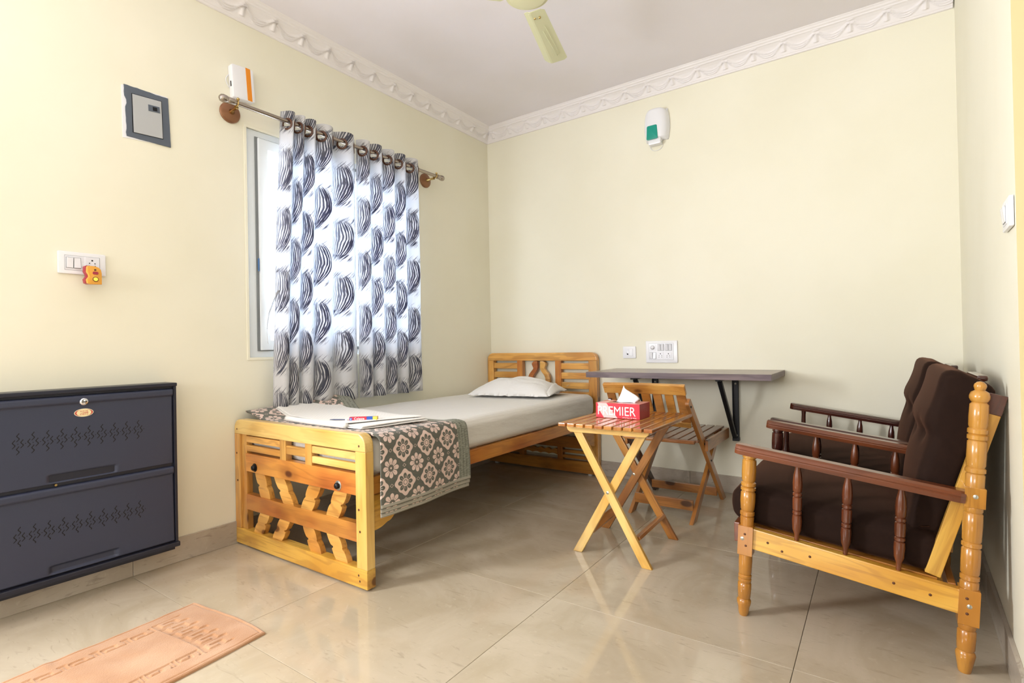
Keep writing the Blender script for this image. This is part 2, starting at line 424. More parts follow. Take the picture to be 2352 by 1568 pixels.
# blanket cloth: u across the bed (m), v along the bed (m); z of UV unused
def blanket_mat():
    m, b = newmat('floral_blanket_cloth'); nt = m.node_tree
    uvn = nt.nodes.new('ShaderNodeUVMap'); U, V, _ = sep(X(uvn.outputs[0]))
    P = .142
    au = U/P; av = V/P
    def cell(du, dv):
        x = (au+du).fr()-.5; y = (av+dv).fr()-.5
        return x, y, (x*x+y*y).sq(), y.at2(x)
    pink = (222, 196, 184); dark = (92, 92, 82); out = (120, 98, 90)
    x, y, r, th = cell(.0, .0)
    pet = (th*4).cos().abs()
    petal = smooth01((pet**.6)*.13+.16-r, 0, .008)*smooth01(r, .095, .105)*(smooth01(pet, .22, .34))
    slit = (1-smooth01((th*4).sin().abs(), .10, .18))*(1-smooth01(r, .17, .19))
    petal = petal*(1-slit)
    cen = 1-smooth01(r, .028, .034); ring = smooth01(r, .06, .066)*(1-smooth01(r, .075, .08))
    halo = smooth01(r, .325, .33)*(1-smooth01(r, .335, .342))
    x2, y2, r2, th2 = cell(.5, .5)
    lob = (th2*8).cos()
    lob4 = (th2*4).cos()
    man = smooth01(.355+lob*.018+lob4*.03-r2, 0, .008)
    p2 = (th2*4).cos().abs()
    inner = smooth01((p2**.7)*.12+.16-r2, 0, .008)*smooth01(r2, .11, .118)*smooth01(p2, .2, .3)
    sl2 = (1-smooth01((th2*4).sin().abs(), .08, .15))*(1-smooth01(r2, .19, .21))
    inner = inner*(1-sl2)
    c2 = 1-smooth01(r2, .03, .036); ring2 = smooth01(r2, .055, .06)*(1-smooth01(r2, .075, .08))
    manp = (man*(1-inner)*(1-ring2)).mx(0)
    def dia(du, dv):
        x, y, _, _ = cell(du, dv); d = x.abs()*1.25+y.abs()
        return smooth01(d, .05, .055)*(1-smooth01(d, .066, .071))
    di = dia(.5, 0).mx(dia(0, .5))
    mask = petal.mx(manp).mx(di).mx(cen)
    c = mixc(mask.mn(1), dark, pink)
    c = mixc((halo*.35).mx(ring*.5), c, (140, 112, 100))
    # striped end band (v near far edge stored > 10 in a second uv)
    uv2 = nt.nodes.new('ShaderNodeUVMap'); uv2.uv_map = 'edge'; E1, E2, _ = sep(X(uv2.outputs[0]))
    band = smooth01(E1, .0, .002)       # positive inside band (distance past band start)
    weave = noi(comb(E1*45, E2*260, 0), 1, 3)
    gc = mixc(smooth01(weave, .35, .65), (112, 114, 100), (152, 154, 140))
    stripe = 1-smooth01((((E1/.021).fr()-.5).abs()), .06, .1)
    ticks = noi(comb(E1*120, E2*30, 3), 1, 2)
    gc = mixc(stripe*smooth01(ticks, .35, .5)*.8, gc, (74, 72, 60))
    c = mixc(band, c, gc)
    hem = smooth01(E2, 0, .002)
    c = mixc(hem, c, mixc(smooth01((E2*900).sin(), -.2, .4), (150, 146, 134), (190, 184, 170)))
    setin(b, 'Base Color', c); setin(b, 'Roughness', .9); setin(b, 'Sheen Weight', .2)
    bump(b, noi(comb(U*900, V*900, 0), 1, 2), .3, .0015)
    return m
M_blanket = blanket_mat()

# ---------------------------------------------------------------- room shell
RX0, RX1 = 3.135, 3.072                      # right wall at y=0 and y=-1.6
def rwx(y): return RX0 + (RX0-RX1)/1.6*y
CZ = 2.86
YR = -8.0
ST = 'structure'
def slab(name, c0, c1, mat, parent=None): return box(name, c0, c1, mat, parent, 0, ST if parent is None else None)
floor = slab('floor', (-.15, YR-.15, -.08), (6.1, .15, -.012), M_grout)
T = .845
xs = [-.005, .8425, 1.689, 2.534, 3.379, 4.224, 5.07, 5.915]
ys = [-.18, -1.025, -1.87, -2.705, -3.55, -4.395, -5.24, -6.085, -6.93, -7.775]
ye = [0.0]+ys+[YR]; tcache = {}
for i in range(len(xs)-1):
    for j in range(len(ye)-1):
        a0, a1, b0, b1 = xs[i], xs[i+1], ye[j+1], ye[j]
        if a0 > 3.2 and False: continue
        g = .0008; L, Wd = a1-a0-2*g, b1-b0-2*g; key = (round(L, 3), round(Wd, 3))
        if key not in tcache: tcache[key] = bevbox('tile', L, Wd, .012, .0008, 1)
        link('tile', tcache[key], M_tile, floor, Matrix.Translation(((a0+a1)/2, (b0+b1)/2, -.006)))
ceil = slab('ceiling', (-.15, YR-.15, CZ), (6.1, .15, CZ+.1), M_ceil)
wb = slab('wall_back', (-.15, 0, -.012), (6.1, .15, CZ), M_wall)
# left wall with window hole and entrance-door hole (one mesh)
WY0, WY1, WZ0, WZ1 = -2.148, -.86, .958, 2.202
DY0, DY1, DZ1 = -4.62, -3.68, 2.1
def wall_rects(name, rects, x0, x1, mat):
    vs = []; fs = []
    for (y0, y1, z0, z1) in rects:
        k = len(vs)
        vs += [(x0, y0, z0), (x1, y0, z0), (x1, y1, z0), (x0, y1, z0), (x0, y0, z1), (x1, y0, z1), (x1, y1, z1), (x0, y1, z1)]
        fs += [(k, k+3, k+2, k+1), (k+4, k+5, k+6, k+7), (k, k+1, k+5, k+4), (k+1, k+2, k+6, k+5), (k+2, k+3, k+7, k+6), (k+3, k, k+4, k+7)]
    return link(name, mesh(name, vs, fs), mat, None, None, ST)
wl = wall_rects('wall_left', [(WY1, 0, -.012, CZ), (DY1, WY0, -.012, CZ), (YR, DY0, -.012, CZ), (WY0, WY1, -.012, WZ0), (WY0, WY1, WZ1, CZ), (DY0, DY1, DZ1, CZ)], -.15, 0, M_wall)
wr_ = slab('wall_rear', (-.15, YR-.15, -.012), (6.1, YR, .95), M_tan)
wall_rear2 = None
box('pier', (-.15, YR-.15, .95), (.6, YR, CZ), M_tan, wr_, 0)
box('pier', (2.8, YR-.15, .95), (6.1, YR, CZ), M_tan, wr_, 0)
box('lintel', (.6, YR-.15, 2.35), (2.8, YR, CZ), M_tan, wr_, 0)
# right wall, slightly out of square, ends at the opening
YE = -1.8
vs = [(rwx(0), 0), (rwx(YE), YE), (rwx(YE)+.16, YE), (rwx(0)+.16, 0)]
V8 = [(x, y, -.012) for x, y in vs]+[(x, y, CZ) for x, y in vs]
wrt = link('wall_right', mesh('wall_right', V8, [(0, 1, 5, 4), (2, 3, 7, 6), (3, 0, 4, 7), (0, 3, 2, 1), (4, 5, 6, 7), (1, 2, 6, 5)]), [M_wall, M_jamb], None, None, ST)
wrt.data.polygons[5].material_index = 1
box('pier', (3.0, -8.0, -.012), (3.16, -3.25, CZ), M_wall, wrt, 0)
box('lintel', (3.06, -3.25, 2.2), (3.2, YE-.001, CZ), M_wall, wrt, 0)
slab('wall_far', (6.0, YR, -.012), (6.1, 0, CZ), M_wall)
# skirting: tiles as pieces
def skirt(name, P0, P1, nrm, cuts, h=.113, t=.012):
    P0 = Vector(P0); P1 = Vector(P1); d = (P1-P0).normalized(); L = (P1-P0).length; n = Vector(nrm)
    root = link(name, bevbox(name, L, t*.6, h-.002, 0), M_grout, None, None, ST)
    M = axes(d, Vector((0, 0, 1)).cross(d), (0, 0, 1), (P0+P1)/2+n*t*.3+Vector((0, 0, (h-.002)/2)))
    root.matrix_basis = M; setW(root, M)
    cs = [0]+[c for c in cuts if 0 < c < L]+[L]
    for a, b2 in zip(cs, cs[1:]):
        c = P0+d*(a+b2)/2+n*t/2+Vector((0, 0, h/2+.0005))
        link('skirting_tile', bevbox('skirting_tile', b2-a-.0015, t, h, .001, 1), M_skirt, root, axes(d, Vector((0, 0, 1)).cross(d), (0, 0, 1), c))
skirt('baseboard_left', (0, 0, 0), (0, DY1, 0), (1, 0, 0), [.18, 1.025, 1.87, 2.7, 3.55])
skirt('baseboard_back', (0, 0, 0), (rwx(0), 0, 0), (0, -1, 0), [.84, 1.69, 2.53])
skirt('baseboard_right', (rwx(0), 0, 0), (rwx(YE), YE, 0), (-1, .04, 0), [.18, 1.02])
# cornice with swag relief
def cornice(name, length, place, per=.172, phase=0.0):
    nper = length/per; nu = int(nper*22); nv = 26
    prof = [(0, 0), (.008, 0), (.012, .004), (.012, .010), (.016, .012), (.018, .018), (.024, .03), (.034, .05), (.048, .068), (.062, .080), (.070, .083), (.072, .090), (.080, .094), (.084, .103), (.09, .106), (.092, .11)]
    cum = [0]
    for p, q in zip(prof, prof[1:]): cum.append(cum[-1]+math.dist(p, q))
    tot = cum[-1]
    def fn(a, b):
        s = a*length; t = b*tot
        px = interp(t, cum, [p[0] for p in prof]); pz = interp(t, cum, [p[1] for p in prof])
        # relief in the cove
        c = (s/per+phase) % 1.0; q = (b-.22)/.5; h = 0
        if 0 < q < 1:
            d = min(c, 1-c)                       # distance to tassel, 0..0.5
            sag = .86-.62*math.cos(PI*(0.5-d))**1.3 if False else .9-.55*math.sin(PI*d)
            for k in range(3):
                lv = sag-.02-k*.16*math.sin(PI*d)
                h += .0075*math.exp(-((q-lv)/.045)**2)*(1 if d > .04 else 0)
            tw = .025+.055*(1-q)
            if q < .8: h += .014*max(0, 1-(d/tw)**2)*sm(q, .05, .15)*(1-sm(q, .7, .82))
            h += .011*math.exp(-((d)/.03)**2-((q-.95)/.07)**2)
            h += .008*math.exp(-((d-.07)/.02)**2-((q-.95)/.05)**2)
        elif q >= 1: h += .0012*max(0, math.sin(s*260))*(1 if q < 1.12 else 0)
        n = (.6, -.6)
        return place(s, px+h*.75, CZ-.11+pz-h*.65)
    return grid(name, nu, nv*2, fn, M_plaster, kind=ST, thick=0)
cornice('trim_1', 3.128, lambda s, d, z: (s, -d, z), phase=-.949/.172 % 1)
cornice('trim_2', 5.4, lambda s, d, z: (d, -s, z), phase=-.774/.175 % 1, per=.175)

# ---------------------------------------------------------------- window
win = thing('window', None, None, (0, 0, 0)); win.name = 'window_1'; WM['window_1'] = Matrix.Identity(4); win['kind'] = ST
for k in ('label', 'category'):
    if k in win: del win[k]
def wframe(name, y0, y1, z0, z1, w, x0, x1, mat, parent, bev=.004):
    """mitred four-sided frame, one mesh"""
    vs = []; out = [(y0, z0), (y1, z0), (y1, z1), (y0, z1)]; inn = [(y0+w, z0+w), (y1-w, z0+w), (y1-w, z1-w), (y0+w, z1-w)]
    for x in (x0, x1):
        vs += [(x, a, c) for a, c in out]+[(x, a, c) for a, c in inn]
    fs = []
    for k in range(4):
        n = (k+1) % 4
        fs += [(8+k, 8+n, 12+n, 12+k), (k, 4+k, 4+n, n), (k, n, 8+n, 8+k), (4+k, 12+k, 12+n, 4+n)]
    me = mesh(name, vs, fs); o = link(name, me, mat, parent)
    m = o.modifiers.new('b', 'BEVEL'); m.width = bev; m.segments = 2; m.limit_method = 'ANGLE'
    return o
wframe('plaster_edge', WY0-.012, WY1+.012, WZ0-.012, WZ1+.012, .014, -.004, .003, M_wall, win, .001)
wframe('window_frame', WY0, WY1, WZ0, WZ1, .058, -.075, -.012, M_upvc, win)
wframe('window_gasket', WY0+.052, WY1-.052, WZ0+.036, WZ1-.036, .016, -.05, -.006, M_gasket, win, .001)
for (a, c) in ((WY0+.066, (WY0+WY1)/2+.02), ((WY0+WY1)/2-.02, WY1-.066)):
    sf = wframe('sash', a, c, WZ0+.04, WZ1-.04, .056, -.04, .004 if a < -2 else -.012, M_upvc, win)
    box('glass_pane', (-.022, a+.05, WZ0+.09), (-.018, c-.05, WZ1-.09), M_glass, sf, 0)
beam('sash_lock', (-.0, WY0+.06, 1.43), (-.0, WY0+.06, 1.50), .008, .006, simple('blue_lock', (70, 110, 160), .4), win)

# ---------------------------------------------------------------- curtain rod and curtains
RODX, RODZ = .10, 2.262
rod = thing('curtain_rod', 'long brushed steel curtain rod with ball finials on copper wall flanges', 'curtain rod', (RODX, -1.48, RODZ))
cyl('pole', (RODX, -2.27, RODZ), (RODX, -.72, RODZ), .0115, M_steel, rod, 20)
for y, s in ((-2.246, -1), (-.775, 1)):
    lathe('finial', (RODX, y+s*.012, RODZ), (RODX, y+s*.1, RODZ), [(0, .015), (.006, .0165), (.03, .0165), (.034, .014), (.036, .017), (.046, .0195), (.058, .0205), (.07, .017), (.077, .008), (.079, .001)], M_steel, rod)
    fl = lathe('flange', (.0005, y-.012*s, RODZ-.02), (.1, y-.012*s, RODZ-.02), [(0, .052), (.006, .053), (.010, .049), (.014, .050), (.018, .044), (.021, .02), (.024, .013)], M_copper, rod, 32)
    lathe('bracket_stem', (.02, y-.012*s, RODZ-.02), (RODX-.012, y-.004*s, RODZ-.016), [(0, .012), (.006, .014), (.02, .007), (.05, .0075), (.068, .01)], M_brass, rod)
    bk = []
    for k in range(13):
        a = PI*.75+2*PI*.6*k/12; bk.append((RODX+.0145*math.cos(a+1.2), y, RODZ+.0145*math.sin(a+1.2)))
    tube('bracket_hook', bk, .0035, M_brass, rod)
    cyl('thumb_screw', (RODX+.004, y, RODZ+.014), (RODX+.014, y+.002, RODZ+.022), .007, M_brass, rod, 14, bev=.001)
def curtain(label, yt, yb, e0, e1, b0, b1, u0, seed):
    """yt: rising ring crossings on the rod; e0/e1 edges at top, b0/b1 at bottom"""
    n = len(yt); I = [-.28]+list(range(n))+[n-1+.72]
    Yt = [e0]+yt+[e1]; Yb = [b0]+yb+[b1]
    z1, z0 = 2.318, .688
    def pos(idx, b):
        z = z0+(z1-z0)*b
        yt_ = interp(idx, I, Yt); yb_ = interp(idx, I, Yb); k = (1-b)**.8
        y = yt_*(1-k)+yb_*k
        gap = .5*abs(interp(idx+.5, I, Yt)-interp(idx-.5, I, Yt))
        amp = min(.040, .026+gap*.12)*(1-.25*k)
        ph = 2*PI*idx+.35*k*nz(idx*.9+seed, b*2.0)
        x = RODX+.002+amp*math.sin(ph)+.007*nz(idx*1.7+seed, b*3)*k - .012*k
        y += .012*math.cos(ph)*(.4+k)*-1*0.6+.004*nz(idx*2.3, b*4, seed)
        zz = z + (.006*math.cos(2*PI*idx+.5) if b > .97 else 0) + (.006*nz(idx*1.3, seed) if b < .03 else 0)
        return (x, y, zz)
    lo, hi = I[0], I[-1]; nu = int((hi-lo)*30); rows = [0]+[.02+.93*k/56 for k in range(57)]+[.95+.05*(k+1)/14 for k in range(14)]
    nv = len(rows)-1
    vs = []; uv = []; fs = []
    for j in range(nv+1):
        for i in range(nu+1):
            idx = lo+(hi-lo)*i/nu; b = rows[j]; vs.append(pos(idx, b))
            uv.append((idx*.15+u0, (rows[j])*(z1-z0)+.03))
    for j in range(nv):
        for i in range(nu):
            idx = lo+(hi-lo)*(i+.5)/nu; z = z0+(z1-z0)*(rows[j]+rows[j+1])/2
            hole = False
            for ring in range(-1, 2*n+1):
                ri = ring/2
                if abs(idx-ri) < .5:
                    du = (idx-ri)*.15*1.15
                    if du*du+(z-2.248)**2 < .0245**2: hole = True
            if hole and 0 <= idx+.3: continue
            k = j*(nu+1)+i; fs.append((k, k+1, k+nu+2, k+nu+1))
    root = thing('curtain', label, 'curtain', (RODX, (e0+e1)/2, .69), 'printed window curtains')
    me = mesh('cloth', vs, fs, uv, True); o = link('cloth', me, M_curtain, root)
    md = o.modifiers.new('t', 'SOLIDIFY'); md.thickness = .0012
    for ring in range(0, 2*n):
        idx = ring/2
        if idx > hi: break
        p = Vector(pos(idx, (2.248-z0)/(z1-z0))); q = Vector(pos(idx+.01, (2.248-z0)/(z1-z0)))
        t = (q-p).normalized(); nrm = t.cross(Vector((0, 0, 1))).normalized()
        vsr = []; fsr = []; N = 28; K = 8
        for i in range(N):
            a = 2*PI*i/N; d = t*math.cos(a)+Vector((0, 0, 1))*math.sin(a)
            for k in range(K):
                c = 2*PI*k/K; vsr.append(p+d*(.0285+.0065*math.cos(c))+nrm*.0035*math.sin(c))
        for i in range(N):
            for k in range(K): fsr.append((i*K+k, ((i+1) % N)*K+k, ((i+1) % N)*K+(k+1) % K, i*K+(k+1) % K))
        link('eyelet', mesh('eyelet', vsr, fsr, smooth=True), M_ring, root)
    return root
c1 = curtain('left white curtain printed with grey brush-stroke crescents, bunched beside the open pane', [-1.961, -1.894, -1.834, -1.745, -1.599], [-2.02, -1.965, -1.89, -1.79, -1.62], -1.99, -1.485, -2.06, -1.487, .0, 2)
c2 = curtain('right white curtain printed with grey brush-stroke crescents, spread towards the corner', [-1.447, -1.356, -1.24, -1.143, -1.035], [-1.442, -1.35, -1.235, -1.14, -1.03], -1.476, -.935, -1.478, -.915, .75, 9)
# loose side hem of the left curtain blown towards the pane
grid('loose_hem', 6, 24, lambda a, b: (RODX-.012-.05*math.sin(PI*b)*1-.012*a, -2.035-.055*(1-b)+.03*a*b-.0, 1.03+.29*b+.01*a),
     M_curtain, c1, lambda a, b: (a*.02+.11, b*.33+.3), thick=.001)

# ---------------------------------------------------------------- shoe rack on the left wall
rk = thing('shoe_rack', 'charcoal metal wall-mounted shoe rack with two tilting doors and pierced patterns', 'shoe rack', (.06, -2.9, .08))
RY0, RY1 = -3.235, -2.557
box('cabinet_body', (.002, RY0, .09), (.085, RY1+.0, .845), M_racktrim, rk, .004)
box('top_cap', (.001, RY0-.005, .842), (.118, RY1+.004, .858), M_racktrim, rk, .004)
box('side_lip', (.08, RY1-.010, .13), (.113, RY1+.002, .843), M_racktrim, rk, .003)
box('side_lip', (.08, RY0-.003, .13), (.112, RY0+.012, .843), M_racktrim, rk, .003)
box('bottom_lip', (.001, RY0-.005, .112), (.124, RY1+.006, .134), M_racktrim, rk, .005)
box('inner_face', (.075, RY0+.01, .13), (.098, RY1-.004, .842), M_racktrim, rk, .001)
def rdoor(z0, z1, tilt):
    y0, y1 = RY0+.014, RY1-.013; n = 40
    def fn(a, b):
        y = y0+(y1-y0)*a; z = z0+(z1-z0)*b
        h = 0
        if z > z1-.035: h += .010*sm(z, z1-.035, z1-.028)*(1-sm(z, z1-.006, z1))
        # recessed pull along the lower edge
        cy = (y-(-2.9)); e = sm(z, z0+.002, z0+.008)*(1-sm(z, z0+.030, z0+.038))*(1-sm(abs(cy), .10, .118))
        h -= .012*e
        return (.104+h+tilt*(1-b), y, z)
    d = grid('door', 120, 90, fn, M_rack, rk, thick=.002)
    return d
dU = rdoor(.492, .832, 0); dL = rdoor(.140, .478, .006)
def scurve(cy, cz, h, x, w=.0018):
    L = []; R = []
    for k in range(13):
        t = k/12*2-1; py = cy-.0034*math.sin(PI*t*1.5)*(1)*1; pz = cz+t*h/2
        if k in (0, 12): py += -.001
        ww = w*(.55 if k in (0, 12) else 1)
        L.append((x, py-ww, pz)); R.append((x, py+ww, pz))
    return L, R
for (zc, xx, door) in ((.664, .1052, dU), (.314, .1085, dL)):
    for c in range(10):
        cy = -3.098+c*.0435; vs = []; fs = []
        for (dy, dz) in ((.0005, .0245), (-.0005, -.0245), (-.0118, 0), (.0118, 0)):
            L, R = scurve(cy+dy, zc+dz, .032, xx); k = len(vs); vs += L+R
            for i in range(12): fs.append((k+i, k+13+i, k+14+i, k+1+i))
        for (dy, s) in ((0, .0014), (.0217, .0014)):
            k = len(vs); vs += [(xx, cy+dy-s, zc-s), (xx, cy+dy+s, zc-s), (xx, cy+dy+s, zc+s), (xx, cy+dy-s, zc+s)]; fs.append((k, k+1, k+2, k+3))
        link('pierced_motif', mesh('pierced_motif', vs, fs), M_slot, door)
lathe('lock', (.108, -2.898, .805), (.13, -2.898, .805), [(0, .016), (.004, .016), (.008, .013), (.0095, .009), (.0095, .0)], M_chrome, dU, 24)
box('keyhole', (.1165, -2.902, .8045), (.119, -2.892, .8065), M_slot, dU, 0)
MB = axes((0, 1, 0), (0, 0, 1), (1, 0, 0), (.1062, -2.897, .7595))
def ell(a, b, n=32): return [(a*math.cos(2*PI*k/n), b*math.sin(2*PI*k/n)) for k in range(n)]
bd = prism('badge', ell(.032, .0165), .0016, MB, simple('badge_rim', (232, 220, 190), .3), dU, .0004)
prism('badge_ring', ell(.0295, .0142), .0004, MB @ Matrix.Translation((0, 0, .0010)), M_txtred, dU, 0)
prism('badge_centre', ell(.0245, .0145), .0004, MB @ Matrix.Translation((0, 0, .0013)), M_badge, dU, 0)
text('badge_lettering', 'SHOE', .0085, MB @ Matrix.Translation((0, .006, .0016)), M_txtred, dU, .0001, 1.3)
text('badge_lettering', 'DEN', .0085, MB @ Matrix.Translation((0, -.0065, .0016)), M_txtred, dU, .0001, 1.6)
prism('badge_emblem', [(-.014, -.001), (-.004, .0008), (.014, .002), (.014, -.0012), (.004, -.0008)], .0002, MB @ Matrix.Translation((0, -.0006, .0016)), M_txtred, dU, 0)
cyl('rivet', (.106, -2.99, .487), (.112, -2.99, .487), .0045, M_brass, dL, 10)

# ---------------------------------------------------------------- meter panel, chime, switches on the left wall
mp = thing('fuse_panel', 'slate-framed light grey fuse box cover high on the left wall', 'fuse box', (.002, -2.615, 2.09))
wob = []
N = 60
def ring4(y0, y1, z0, z1, n=14, amp=0):
    p = []
    cs = [(y0, z0), (y1, z0), (y1, z1), (y0, z1)]
    for k in range(4):
        a = cs[k]; b2 = cs[(k+1) % 4]
        for i in range(n):
            t = i/n; j1 = amp*nz(k*9+i*.8, 3.3)*(1 if i else 0)
            nx, ny = (0, -1) if k == 0 else (1, 0) if k == 1 else (0, 1) if k == 2 else (-1, 0)
            d = j1*(1.6 if k in (2, 3) else .3)
            if k == 3 and .28 < t < .4: d -= .006
            p.append((a[0]+(b2[0]-a[0])*t+nx*d, a[1]+(b2[1]-a[1])*t+ny*d))
    return p
MP = axes((0, 1, 0), (0, 0, 1), (1, 0, 0), (.001, 0, 0))
prism('white_surround', [(-2.712, 1.966), (-2.518, 1.98), (-2.528, 2.213), (-2.715, 2.203)], .002, MP, M_white, mp, 0)
prism('surround', [(y*1+.0-(z-2.09)*.04, z) for y, z in ring4(-2.702, -2.522, 1.976, 2.207, 14, .002)], .006, MP @ Matrix.Translation((0, 0, .002)), M_slate, mp, .0008)
fr0 = prism('shadow_gap', [(-2.675, 1.998), (-2.55, 2.004), (-2.555, 2.183), (-2.678, 2.176)], .002, MP @ Matrix.Translation((0, 0, .0052)), M_slot, mp, 0)
dp = prism('panel_door', [(-2.671, 2.0), (-2.553, 2.006), (-2.558, 2.180), (-2.675, 2.173)], .005, MP @ Matrix.Translation((0, 0, .0062)), M_panel, mp, .001)
prism('latch', [(-2.612, 2.118), (-2.564, 2.122), (-2.566, 2.150), (-2.613, 2.147)], .002, MP @ Matrix.Translation((0, 0, .0096)), M_slate, dp, .0005)
prism('latch_recess', [(-2.594, 2.124), (-2.576, 2.126), (-2.577, 2.143), (-2.595, 2.141)], .001, MP @ Matrix.Translation((0, 0, .0112)), M_slot, dp, 0)

bl = thing('door_chime', 'white door chime box with an orange stripe above the curtain rod', 'door chime', (.02, -2.175, 2.41))
prism('housing', roundrect(.115, .172, .010), .042, axes((0, 1, .08), (0, -.06, 1), (1, 0, 0), (.0215, -2.178, 2.408)), M_white, bl, .006, True)
prism('stripe', [(-.0125, -.083), (.0125, -.085), (.0125, .083), (-.0125, .085)], .0012, axes((0, 1, .08), (0, -.06, 1), (1, 0, 0), (.0428, -2.150, 2.411)), M_orange, bl, 0)
prism('side_slot', roundrect(.010, .045, .003), .002, axes((1, 0, 0), (0, -.06, 1), (0, -1, 0), (.022, -2.2345, 2.40)), M_hole, bl, 0)
tube('wire', [(.004, -2.225+.0, 2.37+.075*k/12) if False else (.006, -2.235-.018*math.sin(PI*k/12), 2.375+.07*k/12) for k in range(13)], .002, M_white, bl)

def switch_plate(name, label, cat, M, w, h, group=None):
    """M: local x right, y up, z out of wall; origin plate centre on wall"""
    t = thing(name, label, cat, M.translation, group)
    prism('plate', roundrect(w, h, .005), .009, M @ Matrix.Translation((0, 0, .0047)), M_white, t, .0035, True)
    return t
def rocker(parent, M, x, y, w=.021, h=.038, z=.0095, tilt=.10):
    prism('rocker_surround', roundrect(w+.003, h+.003, .001), .0012, M @ Matrix.Translation((x, y, z-.0002)), M_gasket, parent, 0)
    prism('rocker', roundrect(w, h, .001), .006, M @ Matrix.Translation((x, y, z+.0012)) @ Matrix.Rotation(tilt, 4, 'X'), M_white2, parent, .0008)
def socket(parent, M, x, y, s=.046, z=.0095):
    so = prism('socket', roundrect(s, s, .003), .003, M @ Matrix.Translation((x, y, z)), M_white2, parent, .0006)
    for (dx, dy, rr) in ((0, .012, .0034), (-.0095, 0, .0022), (.0095, 0, .0022), (-.0105, -.011, .0022), (.0105, -.011, .0022)):
        prism('socket_hole', ell(rr, rr, 12), .0006, M @ Matrix.Translation((x+dx, y+dy, z+.0018)), M_hole, so, 0)
ML = axes((0, 1, 0), (0, 0, 1), (1, 0, 0), (.001, -2.867, 1.379))
sl = switch_plate('switch_plate', 'white plate of two rocker switches and a socket on the left wall', 'light switch', ML, .164, .093)
prism('module_frame', roundrect(.12, .062, .001), .001, ML @ Matrix.Translation((0, 0, .0094)), M_gasket, sl, 0)
prism('module_tray', roundrect(.118, .060, .001), .0016, ML @ Matrix.Translation((0, 0, .0094)), M_white2, sl, .0003)
rocker(sl, ML, -.043, 0, .022, .042, .0105); rocker(sl, ML, -.018, 0, .022, .042, .0105, -.1); socket(sl, ML, .033, .004, .05, .0105)
# plug-in vaporiser
pv = thing('plug_in_vaporiser', 'amber plug-in vaporiser with a crimson button, hanging from the left wall socket', 'mosquito repeller', (.04, -2.845, 1.33))
po = [(-.024, .034), (-.018, .038), (.004, .037), (.016, .033), (.024, .024), (.027, .008), (.027, -.038), (-.014, -.040), (-.023, -.036), (-.026, -.02), (-.018, -.008), (-.019, .0), (-.025, .012)]
MV = axes((0, 1, 0), (0, 0, 1), (1, 0, 0), (.062, -2.845, 1.328))
prism('back_shell', [(x-.003, y+.002) for x, y in po], .03, MV @ Matrix.Translation((0, 0, -.021)), M_crimson, pv, .004, True)
prism('front_shell', po, .02, MV, M_amber, pv, .005, True)
prism('rocker_button', roundrect(.020, .012, .005), .003, MV @ Matrix.Translation((.004, .008, .0105)), M_crimson, pv, .001)
prism('dial', ell(.0105, .0105), .002, MV @ Matrix.Translation((.004, -.018, .0102)), M_nail, pv, .0003)
prism('dial_face', ell(.0088, .0088), .004, MV @ Matrix.Translation((.004, -.018, .0108)), M_gold, pv, .0015)
prism('indicator', ell(.004, .004, 14), .001, MV @ Matrix.Translation((.003, .021, .0103)), M_nail, pv, 0)
cyl('plug_pin', (.01, -2.855, 1.352), (.03, -2.855, 1.352), .004, M_brass, pv, 8)
cyl('plug_pin', (.01, -2.838, 1.352), (.03, -2.838, 1.352), .004, M_brass, pv, 8)

# ---------------------------------------------------------------- back wall devices
def MBk(x, z): return axes((1, 0, 0), (0, 0, 1), (0, -1, 0), (x, -.001, z))
Mb = MBk(1.27, .930)
s2 = switch_plate('switch_plate', 'small square white telephone socket plate left of the big switchboard', 'wall socket', Mb, .1, .087)
prism('module_tray', roundrect(.062, .055, .001), .002, Mb @ Matrix.Translation((-.002, 0, .0094)), M_white2, s2, .0006)
prism('jack', roundrect(.012, .014, .001), .001, Mb @ Matrix.Translation((-.012, -.010, .0105)), M_hole, s2, 0)
prism('jack_shutter', roundrect(.013, .02, .001), .0015, Mb @ Matrix.Translation((-.009, .001, .0108)), M_white, s2, .0004)
prism('blank_module', roundrect(.023, .048, .001), .002, Mb @ Matrix.Translation((.014, 0, .0108)), M_white, s2, .0006)
Mc = MBk(1.509, .932)
s3 = switch_plate('switchboard', 'large white switchboard with six rockers, fan dial and two sockets above the shelf', 'switchboard', Mc, .226, .155)
prism('module_frame', roundrect(.176, .118, .001), .001, Mc @ Matrix.Translation((-.002, .002, .0094)), M_gasket, s3, 0)
prism('module_tray', roundrect(.174, .116, .001), .0016, Mc @ Matrix.Translation((-.002, .002, .0095)), M_white2, s3, .0003)
for x in (-.015, .009, .040, .064): rocker(s3, Mc, x, .031, .019, .044, .0105, .12)
for i, x in enumerate((-.074, -.049)): rocker(s3, Mc, x, -.027, .019, .044, .0105, .12 if i == 0 else -.12)
for x in (-.006, .051): socket(s3, Mc, x, -.026, .043, .0105)
prism('dial_plate', roundrect(.045, .045, .003), .003, Mc @ Matrix.Translation((-.062, .031, .0105)), M_white2, s3, .0006)
lathe('fan_dial', (1.509-.062, -.013, .932+.031), (1.509-.062, -.04, .932+.031), [(0, .015), (.008, .0145), (.013, .011), (.015, .005), (.0155, 0)], M_white2, s3, 24)

